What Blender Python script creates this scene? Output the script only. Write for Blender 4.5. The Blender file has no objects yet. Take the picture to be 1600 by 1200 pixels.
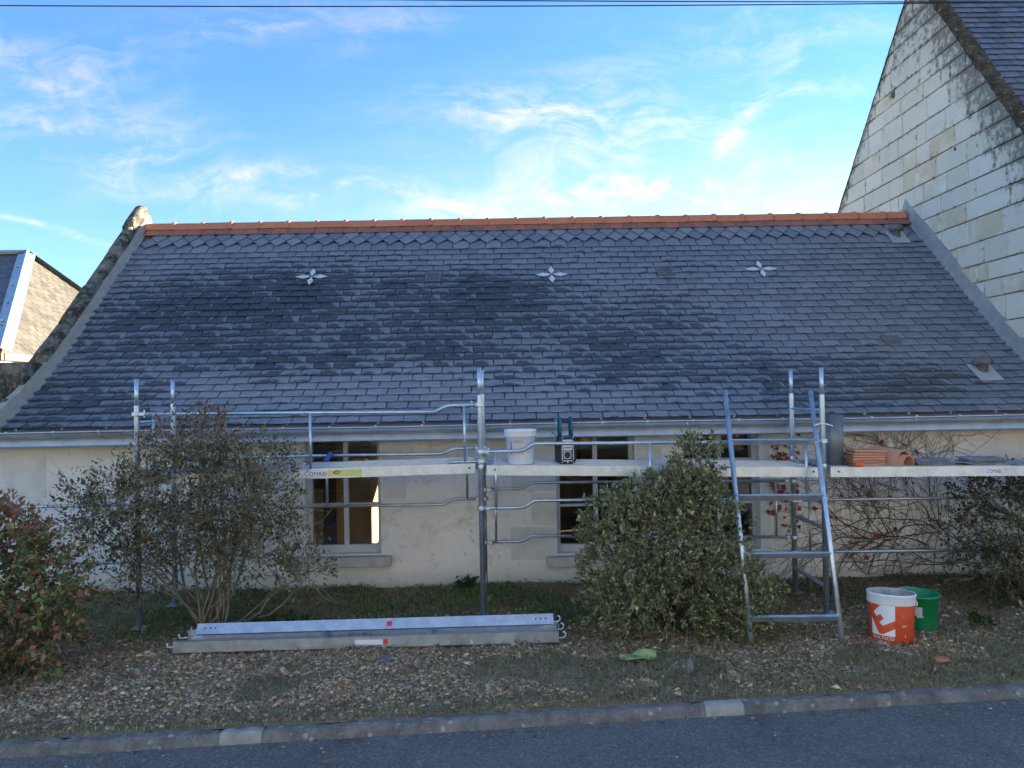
import bpy, bmesh, math, random
import numpy as np
from mathutils import Matrix, Vector, noise as mnoise

random.seed(11)
rng = np.random.default_rng(11)
rad = math.radians
scene = bpy.context.scene
COL = scene.collection

# ------------------------------------------------------------------ camera
CAM_H = 1.993
yaw, pitch, roll = 0.0098, 0.0125, 0.0180
cy, sy, cp, sp = math.cos(yaw), math.sin(yaw), math.cos(pitch), math.sin(pitch)
fw = Vector((sy * cp, cy * cp, sp)); rt = Vector((cy, -sy, 0)); up = rt.cross(fw)
rt2 = rt * math.cos(roll) - up * math.sin(roll); up2 = up * math.cos(roll) + rt * math.sin(roll)
cam_d = bpy.data.cameras.new('camera'); cam = bpy.data.objects.new('camera', cam_d); COL.objects.link(cam)
cam_d.sensor_fit = 'HORIZONTAL'; cam_d.sensor_width = 36; cam_d.lens = 27
cam_d.clip_start = 0.05; cam_d.clip_end = 3000
cam.matrix_world = Matrix(((rt2.x, up2.x, -fw.x, 0), (rt2.y, up2.y, -fw.y, 0), (rt2.z, up2.z, -fw.z, CAM_H), (0, 0, 0, 1)))
scene.camera = cam
scene.render.resolution_x, scene.render.resolution_y = 1024, 768

# ------------------------------------------------------------------ light, sky, exposure
SUN_AZ, SUN_EL = rad(64), rad(11.0)          # azimuth from +Y towards +X: the sun stands behind the house, to the right
SKY_STRENGTH = 0.070
EXPOSURE = 2.72
scene.view_settings.view_transform = 'Standard'; scene.view_settings.look = 'None'
scene.view_settings.exposure = EXPOSURE; scene.view_settings.gamma = 1.0
scene.view_settings.use_curve_mapping = False
sun_d = bpy.data.lights.new('sun', 'SUN'); sun = bpy.data.objects.new('sun', sun_d); COL.objects.link(sun)
sun_d.energy = 5.0; sun_d.angle = rad(0.6); sun_d.color = (1.0, 0.86, 0.66)
sdir = Vector((math.sin(SUN_AZ) * math.cos(SUN_EL), math.cos(SUN_AZ) * math.cos(SUN_EL), math.sin(SUN_EL)))
sun.rotation_euler = sdir.to_track_quat('Z', 'Y').to_euler()

world = bpy.data.worlds.new('World'); scene.world = world; world.use_nodes = True
wn = world.node_tree; wn.nodes.clear()


class NG:
    """tiny helper for shader maths"""
    def __init__(s, nt): s.nt = nt
    def node(s, t, **k):
        n = s.nt.nodes.new(t)
        for a, b in k.items(): setattr(n, a, b)
        return n
    def put(s, sock, v):
        if isinstance(v, bpy.types.NodeSocket): s.nt.links.new(v, sock)
        elif v is not None: sock.default_value = v
    def m(s, op, a, b=None, c=None, clamp=False):
        n = s.node('ShaderNodeMath', operation=op, use_clamp=clamp)
        s.put(n.inputs[0], a)
        if b is not None: s.put(n.inputs[1], b)
        if c is not None: s.put(n.inputs[2], c)
        return n.outputs[0]
    def vm(s, op, a, b=None, out=0):
        n = s.node('ShaderNodeVectorMath', operation=op); s.put(n.inputs[0], a)
        if b is not None: s.put(n.inputs[1], b)
        return n.outputs[out]
    def xyz(s, v):
        n = s.node('ShaderNodeSeparateXYZ'); s.put(n.inputs[0], v); return n.outputs
    def comb(s, x, y, z):
        n = s.node('ShaderNodeCombineXYZ')
        for i, v in enumerate((x, y, z)): s.put(n.inputs[i], v)
        return n.outputs[0]
    def noise(s, vec, scale=5, detail=4, rough=.55, dist=0, out=0):
        n = s.node('ShaderNodeTexNoise'); s.put(n.inputs['Vector'], vec)
        n.inputs['Scale'].default_value = scale; n.inputs['Detail'].default_value = detail
        n.inputs['Roughness'].default_value = rough; n.inputs['Distortion'].default_value = dist
        return n.outputs[out]
    def vor(s, vec, scale=5, out='Distance', feature='F1', rnd=1.0):
        n = s.node('ShaderNodeTexVoronoi', feature=feature); s.put(n.inputs['Vector'], vec)
        n.inputs['Scale'].default_value = scale; n.inputs['Randomness'].default_value = rnd
        return n.outputs[out]
    def smooth(s, v, a, b, lo=0, hi=1):
        n = s.node('ShaderNodeMapRange', interpolation_type='SMOOTHSTEP'); s.put(n.inputs[0], v)
        for i, q in enumerate((a, b, lo, hi)): s.put(n.inputs[i + 1], q)
        return n.outputs[0]
    def lin(s, v, a, b, lo=0, hi=1):
        n = s.node('ShaderNodeMapRange'); s.put(n.inputs[0], v)
        for i, q in enumerate((a, b, lo, hi)): s.put(n.inputs[i + 1], q)
        return n.outputs[0]
    def mix(s, f, a, b, blend='MIX'):
        n = s.node('ShaderNodeMix', data_type='RGBA', blend_type=blend)
        s.put(n.inputs[0], f)
        for i, v in ((6, a), (7, b)):
            if isinstance(v, (tuple, list)): v = (*v[:3], 1)
            s.put(n.inputs[i], v)
        return n.outputs[2]
    def pos(s): return s.node('ShaderNodeNewGeometry').outputs['Position']
    def objc(s): return s.node('ShaderNodeTexCoord').outputs['Object']
    def attr(s, name, out='Fac'):
        return s.node('ShaderNodeAttribute', attribute_name=name).outputs[out]
    def objrand(s): return s.node('ShaderNodeObjectInfo').outputs['Random']
    def bump(s, h, strength=.3, dist=.01):
        n = s.node('ShaderNodeBump'); s.put(n.inputs['Height'], h)
        n.inputs['Strength'].default_value = strength; n.inputs['Distance'].default_value = dist
        return n.outputs[0]


def build_world():
    g = NG(wn)
    sky = g.node('ShaderNodeTexSky', sky_type='NISHITA'); sky.sun_disc = False
    sky.sun_elevation = SUN_EL; sky.sun_rotation = SUN_AZ
    sky.altitude = 60; sky.air_density = 1.0; sky.dust_density = 0.05; sky.ozone_density = 5.2
    d = g.node('ShaderNodeTexCoord').outputs['Generated']
    x, y, z = g.xyz(d)
    yy = g.m('MAXIMUM', y, 0.05)
    u = g.m('DIVIDE', x, yy); v = g.m('DIVIDE', z, yy)                    # gnomonic map about north of the street
    uv = g.comb(u, v, 0.0)
    # drawn-out wisps
    warp = g.noise(uv, 3.0, 3, .5, 0, 'Color')
    wv = g.vm('ADD', uv, g.vm('SCALE', g.vm('SUBTRACT', warp, (.5, .5, .5)), None))
    wv.node.inputs[1].links[0].from_node.inputs['Scale'].default_value = .16
    fib = g.noise(g.vm('MULTIPLY', wv, (4.0, 17.0, 1.0)), 1.6, 7, .62, .5)
    fine = g.noise(g.vm('MULTIPLY', wv, (9.0, 14.0, 1.0)), 2.0, 6, .6, 1.2)
    wisp = g.smooth(g.m('ADD', g.m('MULTIPLY', fib, .6), g.m('MULTIPLY', fine, .4)), .40, .70)
    wx, wy, _ = g.xyz(wv)
    total = None
    #  centre u, v (tangents), half length, half width, angle, strength
    P = [(.085, .350, .165, .036, -2, 1.25), (.300, .315, .105, .013, 60, .85), (.135, .268, .15, .022, 3, .8),
         (-.235, .262, .165, .018, -5, 1.1), (-.57, .415, .20, .036, -27, .75), (-.36, .475, .15, .028, 12, .68),
         (-.60, .230, .11, .005, -9, .85), (-.47, .310, .06, .022, 25, .5), (-.59, .350, .12, .026, -18, .65),
         (.34, .460, .22, .055, 8, .36), (-.13, .495, .10, .030, 25, .4), (.22, .265, .36, .06, 2, .22),
         (.42, .375, .11, .012, 8, .5), (-.06, .245, .06, .012, -12, .7), (.12, .41, .06, .018, -4, .3)]
    for (cu, cv, hl, hw, an, st) in P:
        a = rad(an)
        du = g.m('SUBTRACT', wx, cu); dv = g.m('SUBTRACT', wy, cv)
        p = g.m('ADD', g.m('MULTIPLY', du, math.cos(a) / hl), g.m('MULTIPLY', dv, math.sin(a) / hl))
        q = g.m('ADD', g.m('MULTIPLY', du, -math.sin(a) / hw), g.m('MULTIPLY', dv, math.cos(a) / hw))
        r2 = g.m('ADD', g.m('MULTIPLY', p, p), g.m('MULTIPLY', q, q))
        e = g.m('MULTIPLY', g.m('EXPONENT', g.m('MULTIPLY', r2, -.9)), st)
        total = e if total is None else g.m('ADD', total, e)
    front = g.smooth(y, .25, .5)
    dv_ = g.m('DIVIDE', g.m('SUBTRACT', v, .20), .13)
    veil = g.m('MULTIPLY', g.m('EXPONENT', g.m('MULTIPLY', g.m('MULTIPLY', dv_, dv_), -1.0)), g.smooth(u, -.45, .30, .10, .38))
    m1 = g.m('MULTIPLY', g.m('MULTIPLY', total, g.m('ADD', g.m('MULTIPLY', wisp, .95), .04)), front)
    # the same thin cirrus over the rest of the sky
    zz = g.m('MAXIMUM', z, .06)
    pl = g.comb(g.m('DIVIDE', x, zz), g.m('DIVIDE', y, zz), 0.0)
    c2 = g.noise(g.vm('MULTIPLY', pl, (.5, 1.1, 1)), 1.0, 6, .6, .8)
    m2 = g.m('MULTIPLY', g.smooth(c2, .42, .72, 0, .85), g.smooth(z, .05, .2))
    m2 = g.m('MULTIPLY', m2, g.m('SUBTRACT', 1.0, g.m('MULTIPLY', front, .93)))
    mask = g.m('MINIMUM', g.m('ADD', g.m('ADD', m1, m2), g.m('MULTIPLY', veil, front)), .95)
    lum = g.node('ShaderNodeRGBToBW'); g.put(lum.inputs[0], sky.outputs[0])
    cl = g.vm('SCALE', (1.0, 1.0, 1.03)); g.put(cl.node.inputs['Scale'], g.m('ADD', g.m('MULTIPLY', lum.outputs[0], 1.15), .75))
    col = g.mix(mask, sky.outputs[0], cl)
    bg = g.node('ShaderNodeBackground'); g.put(bg.inputs[0], col); bg.inputs[1].default_value = SKY_STRENGTH
    out = g.node('ShaderNodeOutputWorld'); wn.links.new(bg.outputs[0], out.inputs[0])


build_world()

# ------------------------------------------------------------------ materials
MATS = {}


def material(name, fn):
    mt = bpy.data.materials.new(name); mt.use_nodes = True
    nt = mt.node_tree; g = NG(nt); b = nt.nodes['Principled BSDF']
    fn(g, b); MATS[name] = mt
    return mt


def setb(g, b, col=None, rough=None, metal=None, spec=None, normal=None):
    for k, v in (('Base Color', col), ('Roughness', rough), ('Metallic', metal), ('Specular IOR Level', spec), ('Normal', normal)):
        if v is None: continue
        if isinstance(v, (tuple, list)): v = (*v[:3], 1)
        g.put(b.inputs[k], v)


def plain(name, c1, c2, rough=.6, scale=12, metal=0, bump=.15, bd=.004, spec=.5, world_space=True):
    def fn(g, b):
        v = g.pos() if world_space else g.objc()
        n = g.noise(v, scale, 5, .6)
        col = g.mix(g.smooth(n, .3, .7), c1, c2)
        setb(g, b, col, g.lin(n, .2, .8, rough - .08, rough + .1), metal, spec, g.bump(g.noise(v, scale * 5, 4, .6), bump, bd))
    return material(name, fn)


def m_slate(g, b):
    p = g.pos(); x, y, z = g.xyz(p)
    uvn = g.node('ShaderNodeUVMap', uv_map='UVMap').outputs[0]
    u, v, _ = g.xyz(uvn)
    rnd = g.m('FRACT', g.m('ADD', g.attr('rnd'), g.m('MULTIPLY', g.objrand(), 7.31)))
    big = g.noise(p, .75, 3, .5)
    W = None
    # damp areas still drying: centre X, depth, half widths, weight
    for cx, cyy, rx, ry, w in ((-1.6, 9.15, 3.6, .85, .74), (-4.35, 8.0, 1.0, .6, .62), (3.3, 8.12, 2.0, .45, .50), (.9, 8.6, 2.0, .6, .52), (-3.1, 9.55, 1.8, .6, .56), (-4.2, 8.8, .6, .6, .40), (1.6, 9.0, .9, .5, .45)):
        r2 = g.m('ADD', g.m('POWER', g.m('DIVIDE', g.m('SUBTRACT', x, cx), rx), 2.0), g.m('POWER', g.m('DIVIDE', g.m('SUBTRACT', y, cyy), ry), 2.0))
        e = g.m('MULTIPLY', g.smooth(r2, 1.5, .35), w)
        W = e if W is None else g.m('MAXIMUM', W, e)
    W = g.m('ADD', W, g.m('SUBTRACT', g.m('MULTIPLY', g.m('SUBTRACT', big, .5), 1.5), .14))
    W = g.m('ADD', W, g.m('MULTIPLY', g.m('SUBTRACT', g.noise(p, 2.6, 3, .6), .5), .9))
    W = g.m('ADD', W, g.m('MULTIPLY', g.m('SUBTRACT', rnd, .5), .45))
    rk = g.m('FRACT', g.m('MULTIPLY', rnd, 17.3))
    uc = g.m('ADD', g.m('SUBTRACT', u, .5), g.m('MULTIPLY', g.m('SUBTRACT', rk, .5), .4))
    arc = g.m('ADD', g.m('MULTIPLY', v, .66), g.m('MULTIPLY', g.m('MULTIPLY', g.m('POWER', g.m('MULTIPLY', uc, 2.0), 2.0), .42), rk))
    arc = g.m('ADD', arc, g.m('MULTIPLY', g.m('SUBTRACT', g.noise(p, 15, 4, .65), .5), .8))
    wet = g.smooth(g.m('SUBTRACT', W, arc), -.11, .15)
    streak = g.noise(g.vm('MULTIPLY', p, (8, 30, 30)), 1.6, 5, .6)
    rnd2 = g.m('FRACT', g.m('MULTIPLY', rnd, 13.7))
    dry = g.mix(rnd, (.135, .154, .184), (.205, .225, .256))
    dry = g.mix(g.smooth(streak, .5, .8, 0, .55), dry, (.33, .34, .355))
    bl = g.smooth(g.m('ADD', g.m('POWER', g.m('DIVIDE', g.m('ADD', x, .9), 3.4), 2.0), g.m('POWER', g.m('DIVIDE', g.m('SUBTRACT', y, 8.05), .55), 2.0)), 1.4, .2)
    dry = g.mix(g.m('MULTIPLY', bl, g.smooth(g.noise(g.vm('MULTIPLY', p, (3, 14, 14)), 1.3, 5, .65), .35, .7, .1, .6)), dry, (.34, .355, .38))
    lip = g.m('MULTIPLY', g.smooth(v, .16, .03), g.smooth(g.noise(p, 11, 4, .6), .42, .6))  # chipped pale edge, painted as a highlight along each slate's lower edge
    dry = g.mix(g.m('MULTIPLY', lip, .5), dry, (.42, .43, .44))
    dmp = g.mix(rnd, (.032, .040, .048), (.058, .066, .075))
    edge = g.m('MULTIPLY', g.smooth(g.m('ABSOLUTE', g.m('SUBTRACT', g.m('SUBTRACT', W, arc), -.03)), .06, .0), g.smooth(streak, .35, .7))
    col = g.mix(wet, dry, dmp)
    col = g.mix(g.m('MULTIPLY', edge, .35), col, (.30, .31, .33))
    rust = g.smooth(g.noise(p, 5, 3, .6), .72, .8, 0, .25)
    col = g.mix(rust, col, (.16, .11, .08))
    bm = g.bump(g.m('ADD', streak, g.m('MULTIPLY', g.noise(p, 9, 3), 1.2)), .35, .006)
    setb(g, b, col, g.m('ADD', g.lin(wet, 0, 1, .46, .33), g.m('MULTIPLY', rnd, .1)), 0, .5, bm)


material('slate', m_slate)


def m_slate_old(g, b):
    p = g.pos(); n = g.noise(p, 2.2, 5, .6); r = g.m('FRACT', g.m('ADD', g.attr('rnd'), g.m('MULTIPLY', g.objrand(), 7.31)))
    col = g.mix(r, (.085, .10, .13), (.16, .17, .20))
    col = g.mix(g.smooth(n, .52, .68, 0, .7), col, (.17, .125, .10))
    col = g.mix(g.smooth(g.noise(p, 14, 4), .6, .75, 0, .6), col, (.30, .29, .24))
    setb(g, b, col, .5, 0, .5, g.bump(g.noise(p, 30, 4), .3, .006))


material('slate_old', m_slate_old)


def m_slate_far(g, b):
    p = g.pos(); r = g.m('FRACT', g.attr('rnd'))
    col = g.mix(r, (.07, .063, .053), (.11, .10, .084))  # warm copy of the slate, sunlit tint of the hip put into it
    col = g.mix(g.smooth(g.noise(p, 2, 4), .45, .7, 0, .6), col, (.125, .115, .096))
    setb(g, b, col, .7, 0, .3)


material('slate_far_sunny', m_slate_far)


def m_clay(c1, c2, c3):
    def fn(g, b):
        p = g.pos(); r = g.objrand(); n = g.noise(p, 7, 4, .6)
        col = g.mix(r, c1, c2)
        col = g.mix(g.smooth(n, .45, .75, 0, .5), col, c3)
        setb(g, b, col, g.lin(n, .3, .7, .55, .75), 0, .4, g.bump(g.noise(p, 60, 3), .2, .003))
    return fn


material('clay_ridge', m_clay((.52, .17, .075), (.58, .215, .10), (.44, .15, .075)))
material('clay_flat', m_clay((.40, .145, .085), (.23, .105, .085), (.34, .19, .14)))
material('clay_new', m_clay((.55, .25, .14), (.62, .30, .18), (.50, .27, .18)))


def m_galv(g, b):
    p = g.pos(); n = g.noise(p, 9, 5, .65); v = g.vor(p, 70, 'Color')
    bw = g.node('ShaderNodeRGBToBW'); g.put(bw.inputs[0], v)
    col = g.mix(g.smooth(n, .3, .72), (.42, .50, .58), (.60, .68, .75))
    col = g.mix(g.m('MULTIPLY', bw.outputs[0], .22), col, (.80, .82, .84))
    spots = g.smooth(g.noise(p, 26, 3, .5), .66, .72)
    col = g.mix(g.m('MULTIPLY', spots, .5), col, (.78, .78, .76))
    dirt = g.smooth(g.noise(p, 4, 5, .7), .62, .78, 0, .35)
    col = g.mix(dirt, col, (.30, .29, .27))
    setb(g, b, col, g.lin(n, .2, .8, .30, .50), g.lin(spots, 0, 1, .86, .3), .5, g.bump(n, .12, .003))


material('galvanised_steel', m_galv)
plain('zinc', (.40, .455, .51), (.50, .555, .61), .40, 5, .6, .08)
plain('zinc_dark', (.14, .155, .17), (.20, .215, .23), .45, 4, .45, .08)
plain('zinc_bright', (.40, .43, .46), (.48, .51, .54), .4, 5, .3, .06)
plain('star_zinc', (.52, .55, .58), (.64, .67, .70), .45, 14, .1, .06)
plain('lead_vent', (.10, .095, .095), (.16, .15, .15), .5, 10, .2)


def m_render(g, b):
    p = g.pos(); x, y, z = g.xyz(p)
    n = g.noise(p, 1.3, 5, .6); n2 = g.noise(p, 7, 6, .65)
    col = g.mix(g.smooth(n, .35, .7), (.76, .745, .71), (.85, .84, .81))
    col = g.mix(g.smooth(n2, .50, .72, 0, .6), col, (.52, .485, .41))
    st = g.smooth(g.noise(g.vm('MULTIPLY', p, (9, 9, 7)), 1.7, 6, .7), .61, .69, 0, .6)
    col = g.mix(st, col, (.33, .31, .26))
    damp = g.m('MULTIPLY', g.smooth(g.m('ADD', z, g.m('MULTIPLY', n2, .30)), .42, .10), .6)
    col = g.mix(damp, col, (.33, .33, .27))
    ochre = g.m('MULTIPLY', g.smooth(g.m('ADD', z, g.m('MULTIPLY', n, .5)), 1.5, 1.95), .5)
    col = g.mix(ochre, col, (.52, .44, .33))
    h = g.m('ADD', g.m('MULTIPLY', g.noise(p, 3.2, 4, .5), 2.5), g.m('MULTIPLY', g.noise(p, 24, 6, .7), .55))
    setb(g, b, col, .88, 0, .25, g.bump(h, .55, .02))


material('lime_render', m_render)


def m_quoin(g, b):
    p = g.pos(); n = g.noise(p, 6, 5, .6)
    col = g.mix(g.smooth(n, .3, .75), (.70, .70, .67), (.60, .585, .54))
    setb(g, b, col, .85, 0, .25, g.bump(g.noise(p, 40, 5), .2, .004))


material('quoin_stone', m_quoin)


def m_tuffeau(g, b):
    p = g.pos(); x, y, z = g.xyz(p); r = g.objrand()
    n = g.noise(p, 3, 6, .65); n2 = g.noise(p, 13, 6, .72)
    col = g.mix(r, (.62, .57, .465), (.74, .70, .61))
    col = g.mix(g.smooth(g.noise(p, 1.6, 5, .65), .48, .68, 0, .5), col, (.50, .485, .44))
    yel = g.m('MULTIPLY', g.smooth(r, .62, .9), g.smooth(n, .3, .6))
    col = g.mix(g.m('MULTIPLY', yel, .8), col, (.56, .46, .28))
    # weathering: lichen settles along both verges and in blotches
    dfr = g.m('SUBTRACT', g.m('ADD', g.m('MULTIPLY', g.m('SUBTRACT', y, 10.0), .803), g.m('MULTIPLY', 7.08, .596)), g.m('MULTIPLY', z, .596))
    dbk = g.m('SUBTRACT', g.m('ADD', g.m('MULTIPLY', g.m('SUBTRACT', 10.71, y), .727), g.m('MULTIPLY', 7.445, .686)), g.m('MULTIPLY', z, .686))
    e1 = g.smooth(dfr, .95, .0); e2 = g.smooth(dbk, .28, .0); e3 = g.smooth(z, 5.9, 7.2, 0, .75)
    age = g.m('MAXIMUM', g.m('MAXIMUM', e1, g.m('MULTIPLY', e2, .9)), e3)
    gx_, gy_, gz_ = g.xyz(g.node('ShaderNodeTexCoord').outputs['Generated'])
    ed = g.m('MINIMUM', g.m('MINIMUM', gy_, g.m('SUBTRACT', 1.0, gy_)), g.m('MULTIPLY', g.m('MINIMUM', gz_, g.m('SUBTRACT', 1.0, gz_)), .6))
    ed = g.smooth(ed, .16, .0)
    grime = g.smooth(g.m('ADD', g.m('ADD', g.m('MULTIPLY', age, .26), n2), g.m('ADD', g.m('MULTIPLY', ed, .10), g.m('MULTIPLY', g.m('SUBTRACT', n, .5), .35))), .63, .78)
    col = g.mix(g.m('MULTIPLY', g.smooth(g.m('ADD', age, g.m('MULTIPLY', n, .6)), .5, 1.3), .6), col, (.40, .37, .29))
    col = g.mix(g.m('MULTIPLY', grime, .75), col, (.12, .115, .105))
    spots = g.smooth(g.noise(p, 30, 4, .7), .66, .74, 0, .35)
    col = g.mix(spots, col, (.30, .27, .22))
    setb(g, b, col, .92, 0, .2, g.bump(g.m('ADD', g.m('MULTIPLY', g.noise(p, 9, 5, .6), .8), g.m('MULTIPLY', n2, .7)), .8, .025))


material('tuffeau', m_tuffeau)
plain('joint_mortar', (.27, .245, .20), (.44, .41, .35), .95, 9, 0, .5, .01)
plain('grey_mortar', (.30, .28, .235), (.38, .355, .30), .92, 6, 0, .25, .006)
plain('blue_mortar', (.25, .26, .26), (.33, .335, .33), .92, 6, 0, .25, .006)


def m_lichen(g, b):
    p = g.pos(); n = g.noise(p, 5, 6, .7); n2 = g.noise(p, 17, 6, .7)
    col = g.mix(g.smooth(n, .42, .6), (.06, .053, .04), (.22, .20, .16))
    col = g.mix(g.smooth(n2, .56, .66), col, (.34, .33, .29))
    col = g.mix(g.smooth(g.noise(p, 11, 5, .7), .60, .68), col, (.05, .046, .035))
    setb(g, b, col, .95, 0, .15, g.bump(g.m('ADD', n, n2), .9, .03))


material('lichen_stone', m_lichen)


def m_moss(g, b):
    p = g.pos(); n = g.noise(p, 9, 6, .7); n2 = g.noise(p, 26, 5, .7)
    col = g.mix(g.smooth(n, .4, .65), (.055, .045, .03), (.13, .105, .07))
    col = g.mix(g.smooth(n2, .60, .68), col, (.42, .42, .37))
    setb(g, b, col, .95, 0, .1, g.bump(n2, .9, .03))


material('moss_edge', m_moss)
plain('yellow_wall', (.27, .20, .075), (.31, .235, .095), .9, 3)
plain('window_paint', (.50, .52, .53), (.58, .60, .61), .5, 6, 0, .05)
plain('sill_stone', (.42, .41, .38), (.56, .55, .52), .85, 7, 0, .4, .01)
plain('interior_plaster', (.44, .33, .15), (.50, .385, .19), .9, 3)
plain('interior_wood', (.16, .10, .055), (.22, .14, .08), .6, 6)
plain('soil', (.21, .165, .10), (.33, .27, .175), .95, 7, 0, .8, .03)
plain('far_field', (.20, .18, .10), (.30, .26, .16), .95, .6)


def m_asphalt(g, b):
    p = g.pos(); n = g.noise(p, 1.1, 5, .6)
    col = g.mix(g.smooth(n, .3, .7), (.125, .121, .113), (.17, .165, .155))
    v = g.vor(p, 85, 'Color'); bw = g.node('ShaderNodeRGBToBW'); g.put(bw.inputs[0], v)
    col = g.mix(g.smooth(bw.outputs[0], .45, .9, 0, .75), col, (.27, .27, .262))
    col = g.mix(g.smooth(g.noise(p, 75, 3, .6), .5, .72, 0, .6), col, (.05, .052, .055))
    col = g.mix(g.smooth(g.noise(p, .7, 6, .7, 1.5), .55, .72, 0, .5), col, (.075, .077, .08))
    col = g.mix(g.smooth(g.noise(p, 240, 2), .68, .75, 0, .7), col, (.30, .29, .27))
    setb(g, b, col, .82, 0, .4, g.bump(g.vor(p, 85), 1.0, .010))


material('asphalt', m_asphalt)


def m_kerb(g, b):
    p = g.pos(); n = g.noise(p, 8, 6, .65); r = g.objrand()
    col = g.mix(g.smooth(n, .3, .7), (.14, .138, .128), (.27, .262, .242))
    lich = g.smooth(g.m('ADD', g.vor(p, 13), g.m('MULTIPLY', g.noise(p, 26, 4, .7), .42)), .46, .36)
    lich = g.m('MULTIPLY', lich, g.smooth(g.noise(p, 4.5, 2), .40, .52))
    col = g.mix(g.m('MULTIPLY', lich, .85), col, (.46, .465, .43))
    setb(g, b, col, .92, 0, .2, g.bump(g.m('ADD', g.noise(p, 50, 5, .7), g.vor(p, 90)), .9, .012))


material('kerb_concrete', m_kerb)
plain('kerb_patch', (.24, .24, .222), (.36, .355, .325), .9, 9, 0, .4, .006)


def vcol(name, rough=.7, spec=.3, trans=0.0, boost=1.0):
    def fn(g, b):
        c = g.attr('Col', 'Color'); p = g.pos()
        n = g.noise(p, 40, 2)
        c = g.mix(g.smooth(n, .3, .7, 0, .35), c, (0, 0, 0)) if trans == 0 else c
        setb(g, b, c, rough, 0, spec)
        if trans:
            tr = g.node('ShaderNodeBsdfTranslucent'); g.put(tr.inputs[0], c)
            mx = g.node('ShaderNodeMixShader'); mx.inputs[0].default_value = trans
            g.nt.links.new(b.outputs[0], mx.inputs[1]); g.nt.links.new(tr.outputs[0], mx.inputs[2])
            g.nt.links.new(mx.outputs[0], g.nt.nodes['Material Output'].inputs[0])
    return material(name, fn)


vcol('leaf', .42, .4, .28)
vcol('grass_blade', .6, .25, .3)
vcol('pebble', .75, .35)
plain('bark_grey', (.16, .135, .10), (.27, .235, .18), .9, 14, 0, .5, .01)
plain('bark_dark', (.075, .055, .04), (.13, .10, .075), .9, 14, 0, .5, .01)
plain('twig_pale', (.28, .24, .175), (.36, .31, .23), .85, 20)
plain('white_plastic', (.74, .76, .78), (.80, .82, .83), .35, 3, 0, .03)
plain('print_orange', (.62, .20, .05), (.66, .24, .08), .5, 3)
plain('print_grey', (.52, .55, .58), (.58, .60, .62), .5, 3)
plain('print_blue', (.05, .08, .25), (.07, .10, .30), .5, 3)
plain('print_black', (.02, .025, .04), (.03, .035, .05), .5, 3)
plain('sticker_white', (.74, .76, .78), (.80, .81, .82), .5, 6)
plain('sticker_yellow', (.62, .60, .18), (.70, .68, .26), .5, 6)
plain('sticker_red', (.62, .04, .035), (.68, .05, .04), .5, 6)
plain('pail_red', (.62, .075, .022), (.70, .10, .035), .38, 5, 0, .04)
plain('pail_inside', (.34, .35, .35), (.52, .53, .52), .8, 9)
plain('green_plastic', (.008, .24, .085), (.012, .29, .105), .38, 5, 0, .04)
plain('teal_plastic', (.0, .10, .15), (.005, .13, .19), .4, 8)
plain('black_rubber', (.012, .013, .016), (.022, .023, .027), .55, 8)
plain('silver_plastic', (.55, .57, .59), (.62, .64, .66), .4, 8, .3)
plain('lcd', (.16, .22, .20), (.19, .25, .23), .25, 8)
plain('tape_red', (.72, .09, .03), (.78, .13, .05), .45, 8)
plain('blue_cloth', (.02, .10, .36), (.03, .14, .45), .8, 20)
plain('cable_black', (.012, .012, .014), (.02, .02, .022), .5, 8)
plain('stone_dark', (.11, .115, .12), (.19, .195, .20), .85, 20, 0, .5, .01)
plain('brick_red', (.42, .13, .07), (.50, .19, .11), .85, 20, 0, .5, .01)


def m_bigleaf(g, b):
    p = g.objc(); n = g.noise(p, 22, 4)
    col = g.mix(g.smooth(n, .3, .7), (.24, .33, .13), (.33, .42, .19))
    setb(g, b, col, .6, 0, .3, g.bump(g.noise(p, 30, 3), .4, .004))


material('big_leaf', m_bigleaf)


def m_glass(g, b):
    nt = g.nt
    gl = g.node('ShaderNodeBsdfGlossy'); gl.inputs['Roughness'].default_value = .015; gl.inputs['Color'].default_value = (.95, .97, 1, 1)
    tr = g.node('ShaderNodeBsdfTransparent'); tr.inputs['Color'].default_value = (.86, .90, .88, 1)
    fr = g.node('ShaderNodeFresnel'); fr.inputs['IOR'].default_value = 1.62
    mx = g.node('ShaderNodeMixShader'); nt.links.new(g.m('MULTIPLY', fr.outputs[0], 1.6, clamp=True), mx.inputs[0])
    nt.links.new(tr.outputs[0], mx.inputs[1]); nt.links.new(gl.outputs[0], mx.inputs[2])
    nt.links.new(mx.outputs[0], nt.nodes['Material Output'].inputs[0])


material('window_glass', m_glass)

# ------------------------------------------------------------------ mesh helpers


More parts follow.
